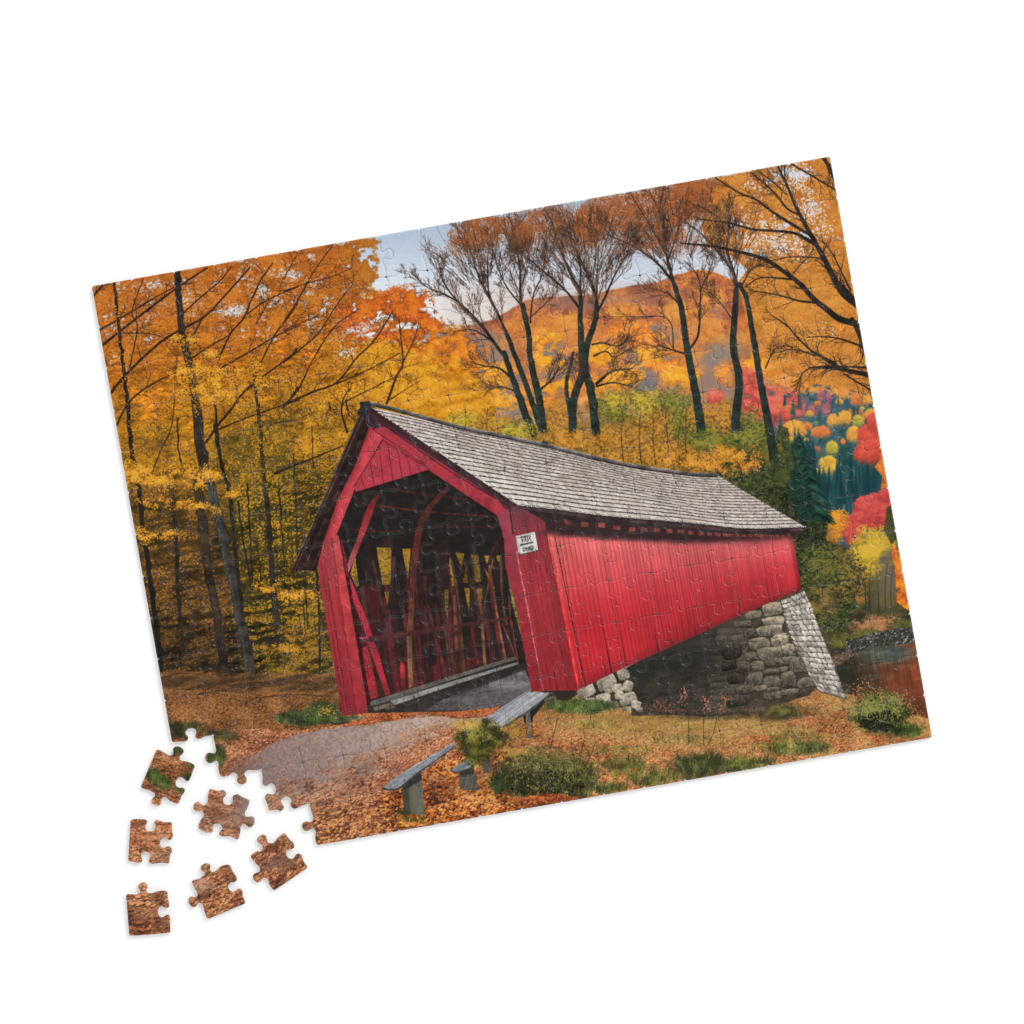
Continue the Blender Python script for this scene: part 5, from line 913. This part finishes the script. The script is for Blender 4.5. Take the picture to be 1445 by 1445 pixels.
def paint_finish():
    # print grain and the softness of the printed photograph
    global IMG
    k = np.array([1, 3, 1.]) /5
    a = np.pad(IMG, ((1, 1), (1, 1), (0, 0)), 'edge')
    a = a[:-2]*k[0]+a[1:-1]*k[1]+a[2:]*k[2]; IMG[:] = a[:, :-2]*k[0]+a[:, 1:-1]*k[1]+a[:, 2:]*k[2]
    g = IMG.mean(2, keepdims=True); IMG[:] = np.clip((g+(IMG-g)*1.0)*(1+.05*(N_GRAIN-.5)[..., None]), 0, 1)

WORLD, KEY = 1.55, 36.0

for _step in (paint_background, paint_far_valley, paint_left_woods, paint_mid_trees, paint_ground, paint_bridge, paint_foreground, paint_finish):
    _step()

# ----------------------------------------------------------------------------
#  THE PUZZLE: 18 x 14 die-cut pieces, 14 x 11 inches
# ----------------------------------------------------------------------------
U = 0.3556/PW                     # metres per unit
COLS, ROWS = 18, 14
CX, CY = PW/COLS*U, PH/ROWS*U     # cell size in metres
THICK = 0.0019
rng = random.Random(5)
scene = bpy.context.scene
coll = scene.collection

def world(px, py):                # measured point -> tabletop position
    return ((px-722.5)*U, (722.5-py)*U)

def node_mat(name, build):
    m = bpy.data.materials.new(name); m.use_nodes = True
    nt = m.node_tree; b = nt.nodes['Principled BSDF']; build(nt, b); return m

E_GAIN = 1.0/1.19                 # the white tabletop is lit to a clean white, the print keeps its tones

def print_image():
    im = bpy.data.images.new('printed_sheet', CW, CH, alpha=False)
    px = np.ones((CH, CW, 4), np.float32); px[..., :3] = IMG[::-1]
    im.pixels.foreach_set(px.ravel()); im.update(); im.pack(); return im
SHEET = print_image()

def build_print(nt, b):
    tx = nt.nodes.new('ShaderNodeTexImage'); tx.image = SHEET; tx.interpolation = 'Cubic'; tx.extension = 'EXTEND'
    uv = nt.nodes.new('ShaderNodeUVMap'); uv.uv_map = 'sheet'
    mul = nt.nodes.new('ShaderNodeVectorMath'); mul.operation = 'SCALE'; mul.inputs['Scale'].default_value = E_GAIN
    nt.links.new(uv.outputs[0], tx.inputs['Vector']); nt.links.new(tx.outputs['Color'], mul.inputs[0]); nt.links.new(mul.outputs[0], b.inputs['Base Color'])
    tc = nt.nodes.new('ShaderNodeTexCoord'); nz = nt.nodes.new('ShaderNodeTexNoise'); nz.inputs['Scale'].default_value = 900; nz.inputs['Detail'].default_value = 3
    bp = nt.nodes.new('ShaderNodeBump'); bp.inputs['Strength'].default_value = .06; bp.inputs['Distance'].default_value = .0002
    nt.links.new(tc.outputs['Object'], nz.inputs['Vector']); nt.links.new(nz.outputs['Fac'], bp.inputs['Height']); nt.links.new(bp.outputs['Normal'], b.inputs['Normal'])
    b.inputs['Roughness'].default_value = .32; b.inputs['Specular IOR Level'].default_value = .24
MAT_PRINT = node_mat('printed_paper', build_print)

def build_board(nt, b):
    nz = nt.nodes.new('ShaderNodeTexNoise'); nz.inputs['Scale'].default_value = 1500; nz.inputs['Detail'].default_value = 4
    rp = nt.nodes.new('ShaderNodeValToRGB'); rp.color_ramp.elements[0].color = (.50, .48, .45, 1); rp.color_ramp.elements[1].color = (.72, .70, .67, 1)
    tc = nt.nodes.new('ShaderNodeTexCoord'); nt.links.new(tc.outputs['Object'], nz.inputs['Vector'])
    nt.links.new(nz.outputs['Fac'], rp.inputs['Fac']); nt.links.new(rp.outputs['Color'], b.inputs['Base Color']); b.inputs['Roughness'].default_value = .9
MAT_BOARD = node_mat('grey_chipboard', build_board)

def build_table(nt, b):
    nz = nt.nodes.new('ShaderNodeTexNoise'); nz.inputs['Scale'].default_value = 40; nz.inputs['Detail'].default_value = 5
    rp = nt.nodes.new('ShaderNodeValToRGB'); rp.color_ramp.elements[0].color = (.90, .90, .90, 1); rp.color_ramp.elements[1].color = (.92, .92, .92, 1)
    tc = nt.nodes.new('ShaderNodeTexCoord'); nt.links.new(tc.outputs['Object'], nz.inputs['Vector'])
    nt.links.new(nz.outputs['Fac'], rp.inputs['Fac']); nt.links.new(rp.outputs['Color'], b.inputs['Base Color'])
    b.inputs['Roughness'].default_value = .8; b.inputs['Specular IOR Level'].default_value = .1
MAT_TABLE = node_mat('matt_white', build_table)

# ---- cut lines: one wavy edge with a knob between every two neighbours
def knob_edge(a, b, sign):
    """from a to b; the knob bulges to the left of a->b when sign is +1 (x right, y up)"""
    j = lambda s: rng.gauss(0, s)
    c = .5+j(.025); nk = .088+j(.006); hw = .124+j(.007); h = .250+j(.014); dip = .028+j(.012); s1 = j(.018)
    P = [(0, 0), (.10, .004+s1*.6), (.22, -dip*.2+s1), (c-.185, -dip), (c-nk-.022, -dip*.25), (c-nk+.004, .045), (c-nk-.012, .095), (c-hw, h*.66), (c-hw*.72, h*.93), (c, h+.012),
         (c+hw*.72, h*.93), (c+hw, h*.66), (c+nk+.012, .095), (c+nk-.004, .045), (c+nk+.022, -dip*.25), (c+.185, -dip), (.78, -dip*.2-s1), (.90, .004-s1*.6), (1, 0)]
    q = smooth(P, 3); ux, uy = b[0]-a[0], b[1]-a[1]
    return [(a[0]+ux*x-uy*y*sign, a[1]+uy*x+ux*y*sign) for x, y in q]

def corner(r, c):                 # lattice points, slightly off the regular grid inside
    k = CORN.setdefault((r, c), (rng.gauss(0, .012) if 0 < c < COLS else 0, rng.gauss(0, .012) if 0 < r < ROWS else 0))
    return ((c+k[0])*CX-PW*U/2, PH*U/2-(r+k[1])*CY)
CORN = {}
for (r, c) in [(a, b) for a in (11, 12, 13, 14) for b in (0, 1, 2, 3)]: CORN[(r, c)] = (0, 0)
# +1: horizontal cuts knob downwards, vertical cuts knob to the right; those along the open corner as photographed
DOWN = {(11, 0): -1, (12, 0): 1, (13, 0): -1, (12, 1): 1, (13, 1): -1, (13, 2): -1}
RIGHT = {(11, 1): -1, (12, 1): -1, (13, 1): -1, (12, 2): 1, (13, 2): -1, (13, 3): -1}
HE, VE = {}, {}
for r in range(ROWS+1):
    for c in range(COLS):
        a, b = corner(r, c), corner(r, c+1)
        if r in (0, ROWS): HE[r, c] = [a, b]; continue
        s = DOWN.get((r, c), (1 if (r+c) % 2 else -1)*(1 if rng.random() < .72 else -1)); HE[r, c] = knob_edge(a, b, -s)
for r in range(ROWS):
    for c in range(COLS+1):
        a, b = corner(r, c), corner(r+1, c)
        if c in (0, COLS): VE[r, c] = [a, b]; continue
        s = RIGHT.get((r, c), (1 if (r+c) % 2 == 0 else -1)*(1 if rng.random() < .72 else -1)); VE[r, c] = knob_edge(a, b, s)

def trim(e, d):                   # take the rounded corner's share off both ends
    p = np.array(e); L = np.r_[0, np.cumsum(np.hypot(*np.diff(p, axis=0).T))]
    at_ = lambda t: (np.interp(t, L, p[:, 0]), np.interp(t, L, p[:, 1]))
    return [at_(d)]+[tuple(p[i]) for i in range(len(p)) if d*1.25 < L[i] < L[-1]-d*1.25]+[at_(L[-1]-d)]

def outline(r, c):                # counter-clockwise, sheet metres
    sides = [HE[r+1, c], VE[r, c+1][::-1], HE[r, c][::-1], VE[r, c]]
    d = CX*.060; t = [trim(s, d) for s in sides]; out = []
    for i, s in enumerate(t):
        out += s; k = sides[i][-1]; a, b = s[-1], t[(i+1) % 4][0]
        for f in (.25, .5, .75):
            out.append(((1-f)**2*a[0]+2*f*(1-f)*k[0]+f*f*b[0], (1-f)**2*a[1]+2*f*(1-f)*k[1]+f*f*b[1]))
    return out

PROFILE = [(.000003, .00004), (.000003, THICK-.00050), (.00014, THICK-.00039), (.00040, THICK-.00022), (.00075, THICK-.00008), (.00115, THICK-.00001)]

def piece_bm(bm, pts, origin=(0, 0)):
    p = np.array(pts); n = len(p)
    e0 = p-np.roll(p, 1, 0); e1 = np.roll(p, -1, 0)-p
    nrm = lambda v: v/np.maximum(np.hypot(v[:, 0], v[:, 1]), 1e-12)[:, None]
    t = nrm(nrm(e0)+nrm(e1)); inn = np.stack([-t[:, 1], t[:, 0]], 1)      # inward for a counter-clockwise outline
    for _ in range(2): inn = nrm(inn+.5*(np.roll(inn, 1, 0)+np.roll(inn, -1, 0)))
    lim = np.full(n, 1.0)             # keep the inset from folding where the outline turns tightly
    for _ in range(40):
        q = p+inn*(PROFILE[-1][0]*lim)[:, None]; d = np.roll(q, -1, 0)-q
        bad = (d*e1).sum(1) < .35*(e1*e1).sum(1)
        if not bad.any(): break
        w = bad | np.roll(bad, 1); w = w | np.roll(w, 1) | np.roll(w, -1); lim[w] *= .85
    uvl = bm.loops.layers.uv.get('sheet') or bm.loops.layers.uv.new('sheet')
    rings = []; uvs = {}
    for d, z in PROFILE:
        q = p+inn*(d*lim)[:, None]; ring = []
        for x, y in q:
            v = bm.verts.new((x-origin[0], y-origin[1], z)); uvs[v] = ((x+PW*U/2)/(PW*U), (y+PH*U/2)/(PH*U)); ring.append(v)
        rings.append(ring)
    faces = [(bm.faces.new(rings[0][::-1]), 1, False)]
    for k in range(len(rings)-1):
        for i in range(n):
            j = (i+1) % n; faces.append((bm.faces.new((rings[k][i], rings[k][j], rings[k+1][j], rings[k+1][i])), 1 if k == 0 else 0, k > 0))
    faces.append((bm.faces.new(rings[-1]), 0, False))
    for f, m, sm in faces:
        f.material_index = m; f.smooth = sm
        for l in f.loops: l[uvl].uv = uvs[l.vert]

def finish(name, bm, parent=None):
    me = bpy.data.meshes.new(name); bm.to_mesh(me); bm.free()
    me.materials.append(MAT_PRINT); me.materials.append(MAT_BOARD)
    o = bpy.data.objects.new(name, me); coll.objects.link(o)
    if parent: o.parent = parent
    return o

LOOSE = {(11, 0): ((236.6, 1095.8), -23.0, 'loose puzzle piece with a band of green grass across orange leaves'),
         (12, 1): ((315.9, 1149.1), -16.4, 'loose pinkish brown puzzle piece with knobs left and right and sockets above and below'),
         (12, 0): ((211.6, 1187.7), -3.7, 'loose leaf-brown puzzle piece with a straight left side and three sockets, no knob'),
         (13, 2): ((393.8, 1216.0), 34.2, 'loose orange-leaf puzzle piece turned most, nearest the bottom edge of the puzzle'),
         (13, 1): ((308.4, 1258.6), 22.8, 'loose orange-leaf puzzle piece tilted left, between the corner piece and the most turned piece'),
         (13, 0): ((209.2, 1289.3), 4.5, 'loose corner puzzle piece with two straight sides and one knob, lowest of the loose pieces')}
for (r, c), ((px, py), deg, lab) in LOOSE.items():
    bm = bmesh.new(); o0 = ((c+.5)*CX-PW*U/2, PH*U/2-(r+.5)*CY); piece_bm(bm, outline(r, c), o0)
    o = finish('puzzle_piece', bm); x, y = world(px, py); o.location = (x, y, 0); o.rotation_euler = (0, 0, math.radians(deg))
    o['label'] = lab; o['category'] = 'puzzle piece'; o['group'] = 'loose puzzle pieces'

puzzle = bpy.data.objects.new('jigsaw_puzzle', None); coll.objects.link(puzzle)
puzzle.empty_display_size = .05
mx = TLX+(PW*CP+PH*SP)/2; my = TLY+(-PW*SP+PH*CP)/2
x, y = world(mx, my); puzzle.location = (x, y, 0); puzzle.rotation_euler = (0, 0, PHI)
puzzle['label'] = 'large joined jigsaw puzzle of a red covered bridge in autumn, lower left corner open'
puzzle['category'] = 'jigsaw puzzle'

def area(p):
    p = np.array(p); q = np.roll(p, -1, 0); return abs((p[:, 0]*q[:, 1]-q[:, 0]*p[:, 1]).sum())/2
joined = [(r, c, outline(r, c)) for r in range(ROWS) for c in range(COLS) if (r, c) not in LOOSE]
joined.sort(key=lambda k: -area(k[2]))
for r, c, pts in joined[:100]:
    bm = bmesh.new(); piece_bm(bm, pts); finish('puzzle_piece', bm, puzzle)
bm = bmesh.new()
for r, c, pts in joined[100:]: piece_bm(bm, pts)
rest = finish('interlocked_pieces', bm, puzzle); rest['kind'] = 'stuff'

# ---- the white tabletop
bm = bmesh.new(); bmesh.ops.create_grid(bm, x_segments=2, y_segments=2, size=1.6)
me = bpy.data.meshes.new('tabletop'); bm.to_mesh(me); bm.free(); me.materials.append(MAT_TABLE)
tab = bpy.data.objects.new('tabletop', me); coll.objects.link(tab); tab['kind'] = 'structure'

# ---- light: white studio surround, one large soft lamp from the upper right
w = bpy.data.worlds.new('World'); scene.world = w; w.use_nodes = True
wn = w.node_tree; bg = wn.nodes['Background']; bg.inputs['Strength'].default_value = WORLD
tc = wn.nodes.new('ShaderNodeTexCoord'); sx = wn.nodes.new('ShaderNodeSeparateXYZ'); mr = wn.nodes.new('ShaderNodeMapRange')   # bright walls all round, dimmer overhead
mr.interpolation_type = 'SMOOTHSTEP'; mr.inputs['From Min'].default_value = .55; mr.inputs['From Max'].default_value = .95; mr.inputs['To Min'].default_value = 1.0; mr.inputs['To Max'].default_value = .12
wn.links.new(tc.outputs['Generated'], sx.inputs[0]); wn.links.new(sx.outputs['Z'], mr.inputs['Value']); wn.links.new(mr.outputs[0], bg.inputs['Color'])
def lamp(name, loc, size, power):
    l = bpy.data.lights.new(name, 'AREA'); l.shape = 'DISK'; l.size = size; l.energy = power
    o = bpy.data.objects.new(name, l); coll.objects.link(o); o.location = loc
    import mathutils
    o.rotation_euler = (mathutils.Vector((0, 0, 0))-mathutils.Vector(loc)).to_track_quat('-Z', 'Y').to_euler(); return o
lamp('key_softbox', (1.55, 1.9, 1.7), 1.1, KEY)

cam = bpy.data.cameras.new('camera'); cam.lens = 100; cam.sensor_width = 36; cam.clip_start = .05; cam.clip_end = 20
co = bpy.data.objects.new('camera', cam); coll.objects.link(co); co.location = (0, 0, 1445*U*100/36+THICK); scene.camera = co
scene.view_settings.view_transform = 'Standard'; scene.view_settings.look = 'None'; scene.view_settings.exposure = 0; scene.view_settings.gamma = 1
scene.render.film_transparent = False
scene.cycles.max_bounces = 6
